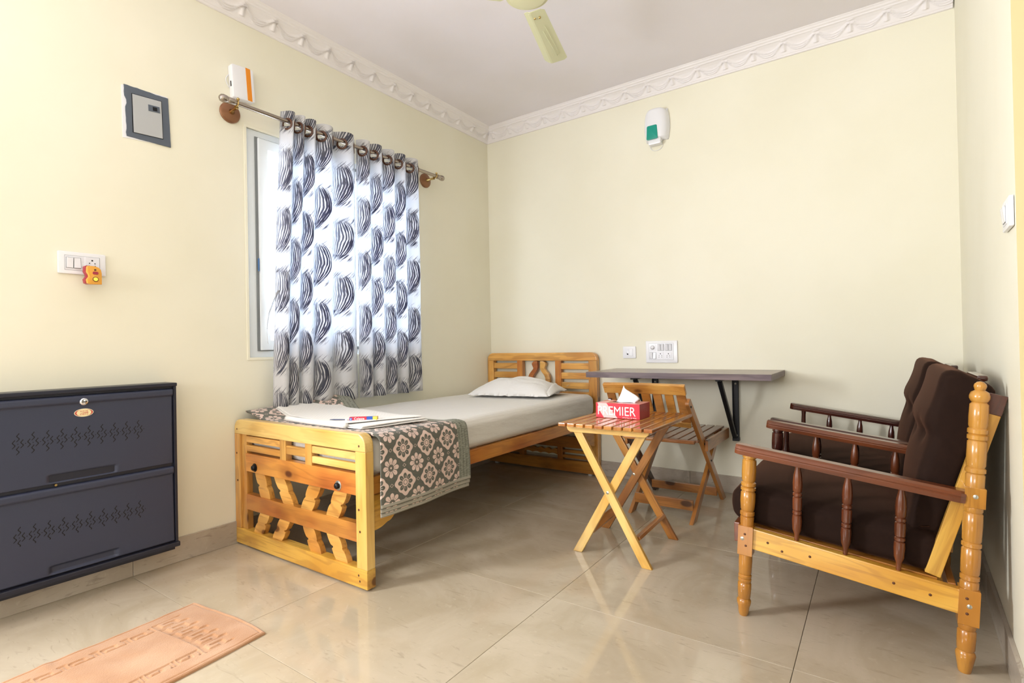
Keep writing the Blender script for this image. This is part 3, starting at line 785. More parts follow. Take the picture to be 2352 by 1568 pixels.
sc = thing('wall_sounder', 'rounded white wall unit with a teal lens high on the back wall', 'door chime', (1.52, -.03, 2.52))
def bulge(w0, w1, w2, h, d, n=16):
    pass
nu_, nv_ = 20, 24
def sco(a, b):
    t = a*2-1; v = b; hw = .078+.012*math.sin(PI*min(1, v*1.1))-.012*sm(v, .88, 1)
    x = 1.512+t*hw; topcut = .012*(abs(t)**3)*sm(v, .8, 1)
    z = 2.42+.225*v-topcut; d = .062*(1-abs(t)**3.2)**.5*(1-.15*abs(2*v-1)**4) if abs(t) < 1 else 0
    if v in (0, 1): d *= 0
    return (x, -.002-d, z)
grid('shell', nu_, nv_, lambda a, b: sco(a, min(max(b, 0), 1)), M_white, sc)
box('shell_back', (1.437, -.008, 2.425), (1.590, -.001, 2.635), M_white, sc, .002)
prism('teal_lens', [(x*(1-.06*y/.05), y) for x, y in roundrect(.076, .098, .010)], .008, axes((1, 0, 0), (0, 0, 1), (0, -1, 0), (1.494, -.063, 2.470)), M_teal, sc, .003, True)
box('lower_housing', (1.462, -.055, 2.388), (1.55, -.004, 2.43), M_white, sc, .008)
cyl('side_led', (1.549, -.025, 2.402), (1.5515, -.025, 2.402), .003, M_teal, sc, 10)
tube('wire_loop', [(1.505-.045*math.cos(PI*k/14), -.006, 2.392-.036*math.sin(PI*k/14)) for k in range(15)], .0016, M_white, sc)

rs = thing('switch_plate', 'narrow white switch plate on the right wall near the opening', 'light switch', (rwx(-1.72)-.005, -1.72, 1.33))
nn = Vector((-1, .039, 0)).normalized(); dd = Vector((.039, 1, 0)).normalized()
MR = axes(-dd, (0, 0, 1), nn, (rwx(-1.72)-.001, -1.72, 1.328))
prism('plate', roundrect(.125, .082, .005), .010, MR @ Matrix.Translation((0, 0, .005)), M_white, rs, .0035, True)
prism('module_tray', roundrect(.062, .055, .001), .002, MR @ Matrix.Translation((-.01, 0, .0105)), M_white2, rs, .0005)
rocker(rs, MR, -.022, 0, .022, .042, .0115); rocker(rs, MR, .002, 0, .022, .042, .0115)

# ---------------------------------------------------------------- ceiling fan
fz = 2.55; fc = Vector((1.504, -1.674, fz))
fan = thing('ceiling_fan', 'cream three-blade ceiling fan with a round hub', 'ceiling fan', fc)
lathe('motor_hub', fc+Vector((0, 0, .0)), fc+Vector((0, 0, 1)), [(-.0, .0), (0.0, .06), (.004, .081), (.012, .083), (.012, .098), (.022, .1), (.045, .1), (.06, .085), (.07, .05), (.09, .02)], M_fanhub, fan, 48)
cyl('down_rod', fc+Vector((0, 0, .08)), fc+Vector((0, 0, CZ-fz-.03)), .012, M_fan, fan)
lathe('canopy', (fc.x, fc.y, CZ-.07), (fc.x, fc.y, CZ), [(0, .016), (.01, .03), (.05, .055), (.0698, .06)], M_fan, fan, 28)
tip = Vector((1.348, -1.149)); d0 = Vector((tip.x-fc.x, tip.y-fc.y)).normalized(); ang0 = math.atan2(d0.y, d0.x)
def blade(ang):
    Rz = Matrix.Translation(fc+Vector((0, 0, .008))) @ Matrix.Rotation(ang, 4, 'Z')
    L0, L1 = .098, .565
    n, m_ = 30, 12
    vs = []; fs = []; 
    for i in range(n+1):
        s = L0+(L1-L0)*i/n; e = (s-L0)/(L1-L0)
        hw0 = .050+.013*e; c = 0
        rnd_ = min(s-L0, L1-s); rr = .018
        k = math.sqrt(max(0, 1-((rr-rnd_)/rr)**2)) if rnd_ < rr else 1
        hw = hw0-rr*(1-k)
        for j in range(m_+1):
            t = -1+2*j/m_; yy = t*hw + .0
            z = -.006-yy*.12
            if yy > hw0*.42: z += (yy-hw0*.42)*.55
            if .22 < e < .86 and -.55*hw0 < yy < hw0*.1: z -= .0015*0
            vs.append((s, yy, z))
    for i in range(n):
        for j in range(m_): k = i*(m_+1)+j; fs.append((k, k+1, k+m_+2, k+m_+1))
    o = link('blade', mesh('blade', vs, fs), M_fan, fan, Rz)
    md = o.modifiers.new('t', 'SOLIDIFY'); md.thickness = .0022
    for yy in (-.016, .008):
        lathe('blade_screw', Rz @ Vector((.150, yy, -.003)), Rz @ Vector((.150, yy, -.014)), [(0, .005), (.007, .005), (.009, .003), (.0092, 0)], M_brass, o, 12)
    # pressed rib outline
    tube('pressed_rib', [Rz @ Vector((x, y, -.0095-y*.12)) for x, y in ((.22, -.022), (.48, -.034), (.50, -.018), (.26, -.004))], .0012, M_fan, o, 6)
    return o
for k in range(3): blade(ang0+2*PI*k/3)

# ---------------------------------------------------------------- bed
bed = thing('bed_frame', 'varnished pine single bed frame with slatted panels in the left corner', 'bed', (.515, -1.1, 0))
FY0, FY1 = -2.237, -2.192
def rail_round(name, x0, x1, z0, z1, y0, y1, rad, mat, parent):
    pts = [(x0, z0), (x1, z0)]
    for k in range(7): a = PI/2*k/6; pts.append((x1-rad+rad*math.cos(a), z1-rad+rad*math.sin(a)))
    for k in range(7): a = PI/2+PI/2*k/6; pts.append((x0+rad+rad*math.cos(a), z1-rad+rad*math.sin(a)))
    cx, cz = (x0+x1)/2, (z0+z1)/2
    return prism(name, [(x-cx, z-cz) for x, z in pts], y1-y0, axes((1, 0, 0), (0, 0, 1), (0, -1, 0), (cx, (y0+y1)/2, cz)), mat, parent, .005)
FB = thing('footboard', None, None, (.515, (FY0+FY1)/2, 0)); FB.parent = bed; FB.matrix_basis = getW(bed).inverted() @ getW(FB)
HB = thing('headboard', None, None, (.515, -.03, 0)); HB.parent = bed; HB.matrix_basis = getW(bed).inverted() @ getW(HB)
X0, X1 = .004, 1.031
rail_round('top_rail', X0, X1, .570, .645, FY0, FY1, .05, W_pale, FB)
box('bottom_rail', (X0, FY0, .008), (X1, FY1, .086), W_yel, FB)
box('post', (X0, FY0+.001, .086), (.05+X0, FY1-.001, .570), W_pine, FB)
box('post_inner', (.054, FY0+.012, .086), (.1, FY1-.002, .570), W_pine, FB)
box('post', (.966, FY0+.001, .086), (X1, FY1-.001, .570), W_pale, FB)
box('middle_rail', (.1, FY0+.006, .384), (.966, FY1-.003, .475), W_orange, FB)
box('middle_rail', (.1, FY0+.006, .190), (.966, FY1-.003, .268), W_orange, FB)
for x0, x1 in ((.404, .453), (.606, .655)): box('upright', (x0, FY0+.008, .472), (x1, FY1-.004, .572), W_pine, FB, .002)
for z0, z1 in ((.530, .563), (.485, .517)):
    box('slat', (.098, FY0+.010, z0), (.406, FY1-.012, z1), W_pine, FB, .006)
    box('slat', (.653, FY0+.010, z0), (.968, FY1-.012, z1), W_pale, FB, .006)
box('slat', (.451, FY0+.010, .504), (.608, FY1-.012, .546), W_pine, FB, .006)
def zig(xt, xb, z0, z1, mat, par, y0, y1, w=.078, flip=1):
    """notched diagonal baluster: top centre xt, bottom centre xb"""
    L = []; R = []
    n = 24
    for k in range(n+1):
        t = k/n; z = z1+(z0-z1)*t; c = xt+(xb-xt)*t
        q = (t*2) % 1.0; off = 0
        # two lobes with a cut notch between them
        off = .010*math.sin(PI*q)
        notch = .016*math.exp(-((t-.52)/.035)**2)
        L.append((c-w/2-off*.5+notch*(1 if flip > 0 else .3), z)); R.append((c+w/2+off*.5-notch*(1 if flip < 0 else .3)-(.0), z))
    pts = L+R[::-1]; cx = (xt+xb)/2; cz = (z0+z1)/2
    prism('diagonal_baluster', [(x-cx, z-cz) for x, z in pts], y1-y0, axes((1, 0, 0), (0, 0, 1), (0, -1, 0), (cx, (y0+y1)/2, cz)), mat, par, .002)
for (xt, xb) in ((.215, .268), (.382, .466), (.672, .600), (.856, .789)):
    zig(xt, xb, .262, .390, W_pine, FB, FY0+.012, FY1-.006, .082, 1 if xb > xt else -1)
for (xt, xb) in ((.262, .196), (.434, .360), (.610, .672), (.786, .855)):
    zig(xt, xb, .080, .196, W_pine, FB, FY0+.012, FY1-.006, .078, 1 if xb > xt else -1)
for x in (.185, .846):
    lathe('bolt_washer', (x, FY0+.007, .411), (x, FY0-.005, .411), [(0, .021), (.003, .021), (.004, .018)], M_screw if x > .5 else M_bolt, FB, 20)
    lathe('bolt', (x, FY0+.004, .411), (x, FY0-.012, .411), [(0, .014), (.010, .014), (.014, .010), (.015, 0)], M_bolt, FB, 8)
for (x, z) in ((.993, .594), (.978, .058), (.985, .035), (.03, .594), (.025, .47), (.03, .33), (.985, .33), (.99, .24)):
    lathe('wood_plug', (x, FY0+.002, z), (x, FY0-.0006, z), [(0, .005), (.0024, .005), (.0026, 0)], M_nail, FB, 10)
# headboard
HY0, HY1 = -.060, -.014
rail_round('top_rail', X0, X1, .870, .934, HY0, HY1, .055, W_pine, HB)
box('post', (X0, HY0+.001, .10), (.066, HY1-.001, .870), W_pine, HB)
box('post', (.961, HY0+.001, .10), (X1, HY1-.001, .870), W_pine, HB)
box('bottom_rail', (X0, HY0, .012), (X1, HY1, .100), W_deep, HB)
box('middle_rail', (.066, HY0+.004, .195), (.961, HY1-.004, .280), W_deep, HB)
box('middle_rail', (.066, HY0+.004, .385), (.961, HY1-.004, .475), W_deep, HB)
for x0, x1 in ((.307, .36), (.669, .72)):
    box('upright', (x0, HY0+.004, .475), (x1, HY1-.004, .872), W_orange, HB, .002)
    box('upright', (x0+.005, HY0+.006, .098), (x1, HY1-.004, .197), W_deep, HB, .002)
for z0, z1 in ((.803, .851), (.728, .778), (.653, .703), (.585, .632), (.512, .56)):
    box('slat', (.064, HY0+.010, z0), (.309, HY1-.012, z1), W_pine, HB, .005)
    box('slat', (.718, HY0+.010, z0), (.963, HY1-.012, z1), W_pine, HB, .005)
for z0, z1 in ((.155, .178), (.113, .138)):
    box('slat', (.064, HY0+.010, z0), (.313, HY1-.012, z1), W_deep, HB, .004)
    box('slat', (.718, HY0+.010, z0), (.963, HY1-.012, z1), W_deep, HB, .004)
pts = []
for k in range(41):
    t = k/40; pts.append((-.155+.31*t, .022+.006*math.sin(t*PI*9)))
for k in range(41):
    t = 1-k/40; pts.append((-.155+.31*t, -.020+.009*abs(math.sin(t*PI*4))))
prism('scalloped_board', pts, .022, axes((1, 0, 0), (0, 0, 1), (0, -1, 0), (.514, (HY0+HY1)/2, .150)), W_deep, HB, .001)
# two S-shaped carved pieces
def scroll(sgn, mat):
    L = []; R = []
    cl = [(.028, .0), (.038, -.022), (.034, -.045), (.032, -.062), (.050, -.088), (.070, -.112), (.080, -.14), (.078, -.18), (.07, -.24)]
    wd = [.026, .042, .038, .032, .040, .038, .034, .030, .026]
    n = 40
    for k in range(n+1):
        t = k/n*(len(cl)-1); i = min(int(t), len(cl)-2); q = t-i
        def cr(a, b2, c, d): return .5*((2*b2)+(-a+c)*q+(2*a-5*b2+4*c-d)*q*q+(-a+3*b2-3*c+d)*q**3)
        g = lambda arr, j: arr[max(0, min(len(arr)-1, j))]
        x = cr(*[g(cl, i+j)[0] for j in (-1, 0, 1, 2)]); z = cr(*[g(cl, i+j)[1] for j in (-1, 0, 1, 2)])
        ww = cr(*[g(wd, i+j) for j in (-1, 0, 1, 2)])
        if k == 0: ww = .01
        L.append((sgn*(x-ww*.62), z)); R.append((sgn*(x+ww*.62), z))
    pts = L+R[::-1]
    if sgn < 0: pts = pts[::-1]
    prism('carved_scroll', pts, .03, axes((1, 0, 0), (0, 0, 1), (0, -1, 0), (.514+sgn*.001, (HY0+HY1)/2, .868)), mat, HB, .003, True)
scroll(1, W_pine); scroll(-1, W_orange)
# side rails and mattress support
sr = box('side_rail', (.985, -2.192, .385), (1.018, -.060, .458), W_orange, bed, .004)
box('side_rail', (.012, -2.192, .385), (.045, -.060, .458), W_orange, bed, .004)
for k in range(9): box('bed_slat', (.045, -2.08+k*.235, .438), (.985, -1.99+k*.235, .454), W_deep, bed, .002)
pts = [(0, 0), (.30, 0)]
for k in range(13): t = k/12; pts.append((.30-.165*t, -.01-.09*t-.012*math.sin(PI*t)))
for k in range(1, 9): t = k/8; pts.append((.135-.052*t, -.10-.036*t-.010*math.sin(PI*t)))
for k in range(1, 9): t = k/8; pts.append((.083-.083*t, -.136-.018*t-.006*math.sin(PI*t)))
prism('corner_bracket', [(x, z) for x, z in pts], .028, axes((0, 1, 0), (0, 0, 1), (1, 0, 0), (1.0, -2.191, .387)), W_yel, bed, .002)
prism('corner_bracket', [(-x, z) for x, z in pts][::-1], .028, axes((0, 1, 0), (0, 0, 1), (1, 0, 0), (1.0, -.061, .387)), W_deep, bed, .002)
box('foot', (.94, -2.225, 0), (.97, -2.2, .009), M_rubber, bed, .002)
box('foot', (.06, -2.225, 0), (.09, -2.2, .009), M_rubber, bed, .002)
box('foot', (.94, -.055, 0), (.97, -.03, .013), M_rubber, bed, .002)
box('foot', (.06, -.055, 0), (.09, -.03, .013), M_rubber, bed, .002)

# ---------------------------------------------------------------- rounded box helper (cushions, mattress)
def rbox(name, c0, c1, rad, n, mat, parent=None, deform=None, kind=None, uv=None):
    c0 = Vector(c0); c1 = Vector(c1); c = (c0+c1)/2; h = (c1-c0)/2
    bm = bmesh.new(); bmesh.ops.create_cube(bm, size=2)
    bmesh.ops.subdivide_edges(bm, edges=bm.edges[:], cuts=n, use_grid_fill=True)
    rr = min(rad, *h)
    for v in bm.verts:
        p = v.co.copy()
        # denser sampling near the edges
        q = Vector([math.copysign(abs(a)**.8, a)*hh for a, hh in zip(p, h)])
        core = Vector([max(-(hh-rr), min(hh-rr, a)) for a, hh in zip(q, h)])
        d = q-core
        if d.length > 1e-9:
            ax = d.normalized()
            m_ = max(abs(x) for x in d); d = ax*m_
            if d.length > rr: d = d.normalized()*rr
            q = core+ax*m_
        P = c+q
        v.co = Vector(deform(P, q, h)) if deform else P
    me = bpy.data.meshes.new(name); bm.to_mesh(me); bm.free()
    me.polygons.foreach_set('use_smooth', [True]*len(me.polygons))
    M = Matrix.Translation(c); 
    for v in me.vertices: v.co -= c
    return link(name, me, mat, parent, M, kind)
def mdef(P, q, h):
    x, y, z = P
    topw = max(0, q.z/h.z)
    ex = 1-(abs(q.x)/h.x)**4; ey = 1-(abs(q.y)/h.y)**6
    z2 = z+.003*topw*ex*ey+.004*topw*nz(x*5, y*4)
    x2 = x
    if q.x > h.x*.8: x2 += .004*nz(y*7, z*14)+.006*math.sin(PI*(q.z/h.z*.5+.5))-.010*sm(y, -.5, -.15)*max(0, nz(y*16, z*20))
    return (x2, y, z2)
mt = rbox('mattress', (.048, -2.184, .4555), (1.012, -.068, .622), .045, 44, M_sheet, None, mdef)
tag(mt, 'long mattress under a fitted off-white striped sheet on the pine bed', 'mattress')

# pillow
PIM = axes((.985, .17, 0), (-.17, .985, 0), (0, 0, 1), (.575, -.44, .632))
def pill(a, b):
    pass
N_ = 46; vs = []; fs = []
for s in (1, -1):
    for j in range(N_+1):
        for i in range(N_+1):
            uu = i/N_*2-1; vv = j/N_*2-1
            e = max(0, (1-abs(uu)**2.4))**.55*max(0, (1-abs(vv)**2.4))**.55
            pin = 1-.06*(1-abs(uu)**2)*abs(vv)**3
            x = uu*.315*(1-.05*(1-vv*vv)); y = vv*.21*(1-.06*(1-uu*uu)*1)
            if s > 0: z = .118*e*(1+.08*nz(uu*2, vv*2, 4))+.010*nz(uu*3.1+5, vv*3.3)*e+.006*nz(uu*9, vv*2)*(1-e)*.8
            else: z = -.004*e
            z += .010+.012*(abs(uu)**4)*(1 if vv > .3 else .2)
            vs.append((x, y, z))
st_ = (N_+1)**2
for s in (0, 1):
    for j in range(N_):
        for i in range(N_):
            k = s*st_+j*(N_+1)+i; q = (k, k+1, k+N_+2, k+N_+1); fs.append(q if s == 0 else q[::-1])
me = mesh('pillow', vs, fs, None, True)
bm = bmesh.new(); bm.from_mesh(me); bmesh.ops.remove_doubles(bm, verts=bm.verts[:], dist=.0006); bm.to_mesh(me); bm.free()
pl = link('pillow', me, M_pillow, None, PIM)
tag(pl, 'plump white cotton pillow lying at the head of the bed', 'pillow')
# open hem of the pillow case and care tag
grid('pillowcase_hem', 4, 24, lambda a, b: PIM @ Vector((.285+.035*a+.008*math.sin(b*5), -.19+.36*b, .012+.075*math.sin(PI*min(1, b*1.02))**.8*(1-.75*a)+.004)), M_pillow, pl, thick=.002)
grid('care_tag', 3, 3, lambda a, b: PIM @ Vector((.318+.022*a, .155+.028*b, .055+.01*a)), simple('tag_white', (210, 212, 216), .6), pl, thick=.0008)

# ---------------------------------------------------------------- blanket
def edge_far(x):   # far edge of the blanket (y) at height of mattress, by x
    return interp(x, [0, .12, .25, .45, .7, 1.0, 1.06], [-1.555, -1.585, -1.63, -1.715, -1.765, -1.72, -1.63])
BZ = .634
def drape(ulen0, xw, drop_end, yn, fold, name, par, insetx=0, inset=0, z_off=0):
    WT = 1.0  # top run
    Ltop = 1.035; R = .045; Ls = .60-drop_end
    def path(s):      # s: metres from wall side along the cloth -> (x, z)
        x0 = .018
        if s < Ltop-.03:
            return x0+s, BZ
        s2 = s-(Ltop-.03); arc = R*PI/2
        if s2 < arc:
            a = s2/R; return x0+Ltop-.03+R*math.sin(a), BZ-R+R*math.cos(a)
        return x0+Ltop-.03+R, BZ-R-(s2-arc)
    tot = Ltop-.03+R*PI/2+(BZ-R-drop_end)
    nu, nv = 150, 60
    def fn(a, b):
        s = a*tot; x, z = path(s)
        far = edge_far(min(x, 1.06)); near = yn
        hang = sm(s, Ltop-.05, Ltop+.25)
        if s > Ltop: far = -1.635+.02*hang; near = yn-.012*hang
        y = near+(far-near)*b
        # wall side: cloth humps up and curls, far corner lifts on the wall
        hump = (1-sm(x, .02, .30)); 
        wz = interp(y, [-2.19, -1.9, -1.66, -1.60, -1.55], [.674, .690, .727, .732, .712])
        z += (wz-BZ)*(1-sm(x, .02, .24+.06*b))
        z += .006*nz(x*6, y*7)*(1-hang)+.004*(1-hang)
        if hang > 0: x += .012*hang+.010*nz(y*6, z*3)*hang+.010*math.sin((y+2.2)*9)*hang*sm(.64-z, 0, .3)
        x += insetx*hang
        if b > .985 and hang < 1: z -= .003
        return (x, y, z+z_off)
    def uvf(a, b):
        s = a*tot; return (s+.035, b*.56+.02)
    o = grid(name, nu, nv, fn, M_blanket, par, uvf, thick=.003)
    e = o.data.uv_layers.new(name='edge'); 
    L = {}
    for j in range(nv+1):
        for i in range(nu+1):
            a, b = i/nu, j/nv; p = fn(a, b); s = a*tot
            far_d = (1-b)*(.55); L[j*(nu+1)+i] = (.078-far_d, .015-(tot-s))
    for lp in o.data.loops: e.data[lp.index].uv = L[lp.vertex_index]
    o.data.uv_layers[0].active_render = True
    return o
bk_ = thing('blanket', 'folded grey blanket with pink daisy print draped over the foot of the bed', 'blanket', (.55, -1.95, .64))
drape(0, 0, .338, -2.186, 0, 'top_layer', bk_)
drape(0, 0, .322, -2.184, 0, 'under_layer', bk_, insetx=-.006, z_off=-.004)
drape(0, 0, .306, -2.180, 0, 'under_layer', bk_, insetx=-.012, z_off=-.008)

# ---------------------------------------------------------------- towel
tw = thing('folded_towel', 'white terry towel folded flat on top of the grey floral blanket', 'towel', (.5, -1.95, .66))
def tq(a, b, c00, c10, c11, c01):
    p = Vector(c00)*(1-a)*(1-b)+Vector(c10)*a*(1-b)+Vector(c11)*a*b+Vector(c01)*(1-a)*b; return p
def towel_layer(name, c00, c10, c11, c01, z, t, lift=0.0, sd=0):
    def fn(a, b):
        p = tq(a, b, c00, c10, c11, c01); x, y = p.x, p.y
        y += -.014*math.sin(PI*a)*(1-b)+.010*math.sin(PI*a)*b
        zz = z+.036*(1-sm(x, .04, .26))+.004*nz(x*4+sd, y*5)+lift*sm(a, .72, 1)*(.3+.7*b)
        return (x, y, zz)
    o = grid(name, 60, 34, fn, M_terry, tw, thick=t)
    m = o.modifiers.new('b', 'BEVEL'); m.width = t*.4; m.segments = 2; m.limit_method = 'ANGLE'; m.angle_limit = math.radians(60)
    return o
towel_layer('towel_fold', (.055, -2.04), (.90, -2.150), (1.00, -1.835), (.13, -1.70), .6455, .006, .006)
towel_layer('towel_fold', (.05, -2.035), (.905, -2.145), (.99, -1.84), (.13, -1.695), .6520, .006, .010, 1)
towel_layer('towel_fold', (.045, -2.03), (.78, -2.140), (.975, -1.85), (.135, -1.69), .6585, .006, .014, 2)
# thick rolled fold at the near edge
tube_pts = [(.30+.50*k/24, -2.125-.030*math.sin(PI*k/24*.9)-.012*k/24, .652+.004*math.sin(PI*k/24)) for k in range(25)]
tube('rolled_edge', tube_pts, .012, M_terry, tw, 14)

cg = thing('toothpaste_box', 'small red and blue toothpaste carton lying on the white towel', 'toothpaste', (.80, -2.05, .664))
A = Vector((.745, -2.085, .6725)); B = Vector((.855, -2.015, .6745)); dx_ = (B-A).normalized(); dy_ = Vector((-dx_.y, dx_.x, 0)); up_ = dx_.cross(dy_)
MG = axes(dx_, up_, -dy_, (A+B)/2); LL = (B-A).length
def cbox(name, a0, a1, mat):
    c = A+dx_*((a0+a1)/2*LL); return link(name, bevbox(name, (a1-a0)*LL, .02, .017, .0008, 1), mat, cg, axes(dx_, dy_, up_, c))
cbox('red_section', 0, .62, M_pbox); cbox('blue_section', .62, .84, M_blue); cbox('yellow_section', .84, 1.0, M_yell)
front = A-dy_*.0103
def on(t, dz): return axes(dx_, up_, -dy_, A+dx_*(t*LL)-dy_*.0106+up_*dz)
text('lettering', 'Colgate', .0155, on(.36, .0005), M_txt, cg, .0002, 1.0)
prism('logo_patch', roundrect(.012, .012, .002), .0004, on(.06, 0), M_blue, cg, 0)
prism('logo_smile', [(-.004, .003), (0, -.004), (.004, .003), (0, .001)], .0004, on(.06, 0) @ Matrix.Translation((0, 0, .0004)), M_txt, cg, 0)
tb = thing('toothbrush', 'thin toothbrush in clear wrap lying on the towel beside the toothpaste', 'toothbrush', (.62, -2.115, .685))
lathe('handle', (.665, -2.135, .670), (.742, -2.095, .670), [(0, .002), (.02, .0035), (.06, .003), (.09, .002)], simple('blue_grey_plastic', (90, 96, 120), .3), tb, 10)
box('brush_head', (.735, -2.105, .666), (.748, -2.095, .674), M_txt, tb, .001)

# ---------------------------------------------------------------- wall shelf
sh = thing('wall_shelf', 'dark laminate shelf desk fixed to the back wall on black folding brackets', 'shelf', (1.72, -.25, .776))
SX0, SX1 = 1.163, 2.285
box('shelf_board', (SX0, -.50, .776), (SX1, -.0005, .8105), W_lam, sh, .001)
box('top_laminate', (SX0+.001, -.499, .8102), (SX1-.001, -.001, .812), M_lamtop, sh, .0002)
def bracket(xc):
    g = thing('folding_bracket', None, None, (xc, -.02, .4)); g.parent = sh; g.matrix_basis = getW(sh).inverted() @ getW(g)
    def chan(name, p0, p1, w, h, up):
        M, L = frm(p0, p1, up); t = .003
        pr = [(-w/2, -h/2), (w/2, -h/2), (w/2, h/2), (w/2-t, h/2), (w/2-t, -h/2+t), (-w/2+t, -h/2+t), (-w/2+t, h/2), (-w/2, h/2)]
        MM = M @ Matrix(((0, 0, 1, 0), (1, 0, 0, 0), (0, 1, 0, 0), (0, 0, 0, 1)))
        return prism(name, pr, L, MM, M_blackmetal, g, .0006)
    box('wall_arm', (xc-.006, -.022, .353), (xc+.030, -.001, .760), M_blackmetal, g, .003)
    box('wall_arm_flange', (xc-.006, -.034, .395), (xc-.001, -.02, .745), M_blackmetal, g, .001)
    box('shelf_arm', (xc-.024, -.385, .758), (xc+.006, -.012, .775), M_blackmetal, g, .003)
    beam('strut', (xc-.010, -.335, .757), (xc+.006, -.030, .372), .026, .022, M_blackmetal, g, (0, 0, 1), .003)
    box('joint', (xc-.026, -.055, .552), (xc+.010, -.025, .588), M_blackmetal, g, .003) if False else None
    box('toe', (xc-.010, -.036, .350), (xc+.032, -.001, .372), M_blackmetal, g, .003)
    for z in (.722, .385): lathe('bracket_screw', (xc+.014, -.02, z), (xc+.014, -.0275, z), [(0, .007), (.004, .007), (.006, .004), (.0062, 0)], M_screw, g, 14)
bracket(1.985); bracket(1.45)

# ---------------------------------------------------------------- folding table
ft = thing('folding_table', 'slatted folding side table with crossed pine legs in the centre of the room', 'side table', (1.725, -1.21, 0))
yF, yB = -1.425, -.995
for k in range(10):
    x = 1.539+k*.0464
    sl_ = beam('slat', (x, -1.505, .623), (x, -.915, .623), .0385, .017, W_table, ft, (0, 0, 1), .004)
def apron(y):
    pts = [(-.205, .018), (.205, .018), (.205, .010), (.198, -.004), (.186, -.014), (-.186, -.016), (-.200, -.008), (-.205, .004)]
    prism('apron', pts, .018, axes((1, 0, 0), (0, 0, 1), (0, -1, 0), (1.735, y, .597)), W_pale, ft, .002)
apron(yF-.006); apron(yB+.006)
def tleg(x0, x1, y, mat, w=.040):
    # sheared foot cut level with the floor: prism outline
    zt, zb = .592, .0
    hw = w/2/math.cos(math.atan2(abs(x1-x0), zt-zb))
    cx, cz = (x0+x1)/2, (zt+zb)/2; L = math.hypot(x1-x0, zt-zb); a = math.atan2(zt-zb, x0-x1)
    # local frame with X along the leg so the grain follows it
    ux = Vector((x1-x0, 0, zb-zt)).normalized(); uz = Vector((0, -1, 0)); uy = uz.cross(ux)
    M = axes(ux, uy, uz, (cx, y, cz)); Mi = M.inverted()
    pts = [Mi @ Vector((x0-hw, y, zt)), Mi @ Vector((x0+hw, y, zt)), Mi @ Vector((x1+hw, y, zb)), Mi @ Vector((x1-hw, y, zb))]
    o = prism('leg', [(p.x, p.y) for p in pts], .019, M, mat, ft, .003)
    mid = (x0+x1)/2
    return o
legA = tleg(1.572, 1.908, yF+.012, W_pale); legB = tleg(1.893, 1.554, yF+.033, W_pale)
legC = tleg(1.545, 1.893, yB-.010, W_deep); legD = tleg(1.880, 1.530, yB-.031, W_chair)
for (lg, x, y) in ((legA, 1.728, yF+.002), (legD, 1.701, yB-.041)): lathe('pivot_screw', (x, y+.004, .311), (x, y-.001, .311), [(0, .007), (.004, .007), (.0055, .004), (.0056, 0)], M_screw, lg, 12)
beam('stretcher', (1.848, yF+.035, .108), (1.838, yB-.02, .108), .045, .016, W_chair, ft, (-.5, 0, .86), .003)
beam('stretcher', (1.618, yF+.045, .112), (1.598, yB-.042, .112), .042, .016, W_chair, ft, (.5, 0, .86), .003)
lathe('corner_screw', (1.546, yF-.014, .606), (1.546, yF-.0165, .606), [(0, .003), (.0015, .003), (.002, 0)], M_nail, ft, 8)
beam('pivot_bar', (1.888, yF+.02, .592), (1.875, yB-.02, .592), .02, .02, W_deep, ft, (0, 0, 1), .003)
beam('pivot_bar', (1.572, yF+.02, .592), (1.555, yB-.02, .592), .02, .02, W_deep, ft, (0, 0, 1), .003)

# tissue box
tz = .6325
tx = thing('tissue_box', 'red and pink tissue carton on the slatted side table', 'tissue box', (1.72, -1.19, tz))
TX0, TX1, TY0, TY1, TH = 1.600, 1.828, -1.262, -1.128, .073
box('carton', (TX0, TY0, tz), (TX1, TY1, tz+TH), M_pbox, tx, .0012)
MF = axes((1, 0, 0), (0, 0, 1), (0, -1, 0), ((TX0+TX1)/2, TY0-.0002, tz+TH/2))
hw, hh = (TX1-TX0)/2, TH/2
prism('pink_band', [(-hw+.010, hh-.001), (-hw+.058, hh-.001), (-hw+.075, .012), (-hw+.115, -hh+.001), (-hw+.043, -hh+.001), (-hw+.024, -.008)], .0012, MF, M_ppink, tx, 0)
prism('pink_band', [(-hw+.010, -.0), (-hw+.058, -.0), (-hw+.045, .13), (-hw+.03, .13)], .0004, axes((1, 0, 0), (0, 1, 0), (0, 0, 1), ((TX0+TX1)/2, TY0+.002, tz+TH+.0006)), M_ppink, tx, 0)
M_ptop = simple('pale_red_carton_top', (216, 128, 122), .35, coat=.3)
box('carton_top', (TX0+.001, TY0+.001, tz+TH-.001), (TX1-.001, TY1-.001, tz+TH+.0001), M_ptop, tx, 0)
box('carton_end', (TX1-.0004, TY0+.001, tz+.001), (TX1+.0002, TY1-.001, tz+TH-.001), M_pbox2, tx, 0)
text('lettering', 'PREMIER', .062, MF @ Matrix.Translation((-.006, -.003, .0011)), M_txt, tx, .0002, .86)
text('small_print', 'Soft Facial Tissues  2 Ply  100 Pulls', .0068, MF @ Matrix.Translation((.062, -.031, .0011)), M_txt, tx, .0001, .75)
text('end_lettering', 'PREMIER', .018, axes((0, 1, 0), (0, 0, 1), (1, 0, 0), (TX1+.0004, (TY0+TY1)/2+.01, tz+TH/2)), simple('faint_print', (180, 90, 90), .5), tx, .0001, .7)
prism('opening', ell(.062, .022), .0008, axes((1, 0, 0), (0, 1, 0), (0, 0, 1), (1.725, -1.195, tz+TH+.0005)), M_hole, tx, 0)
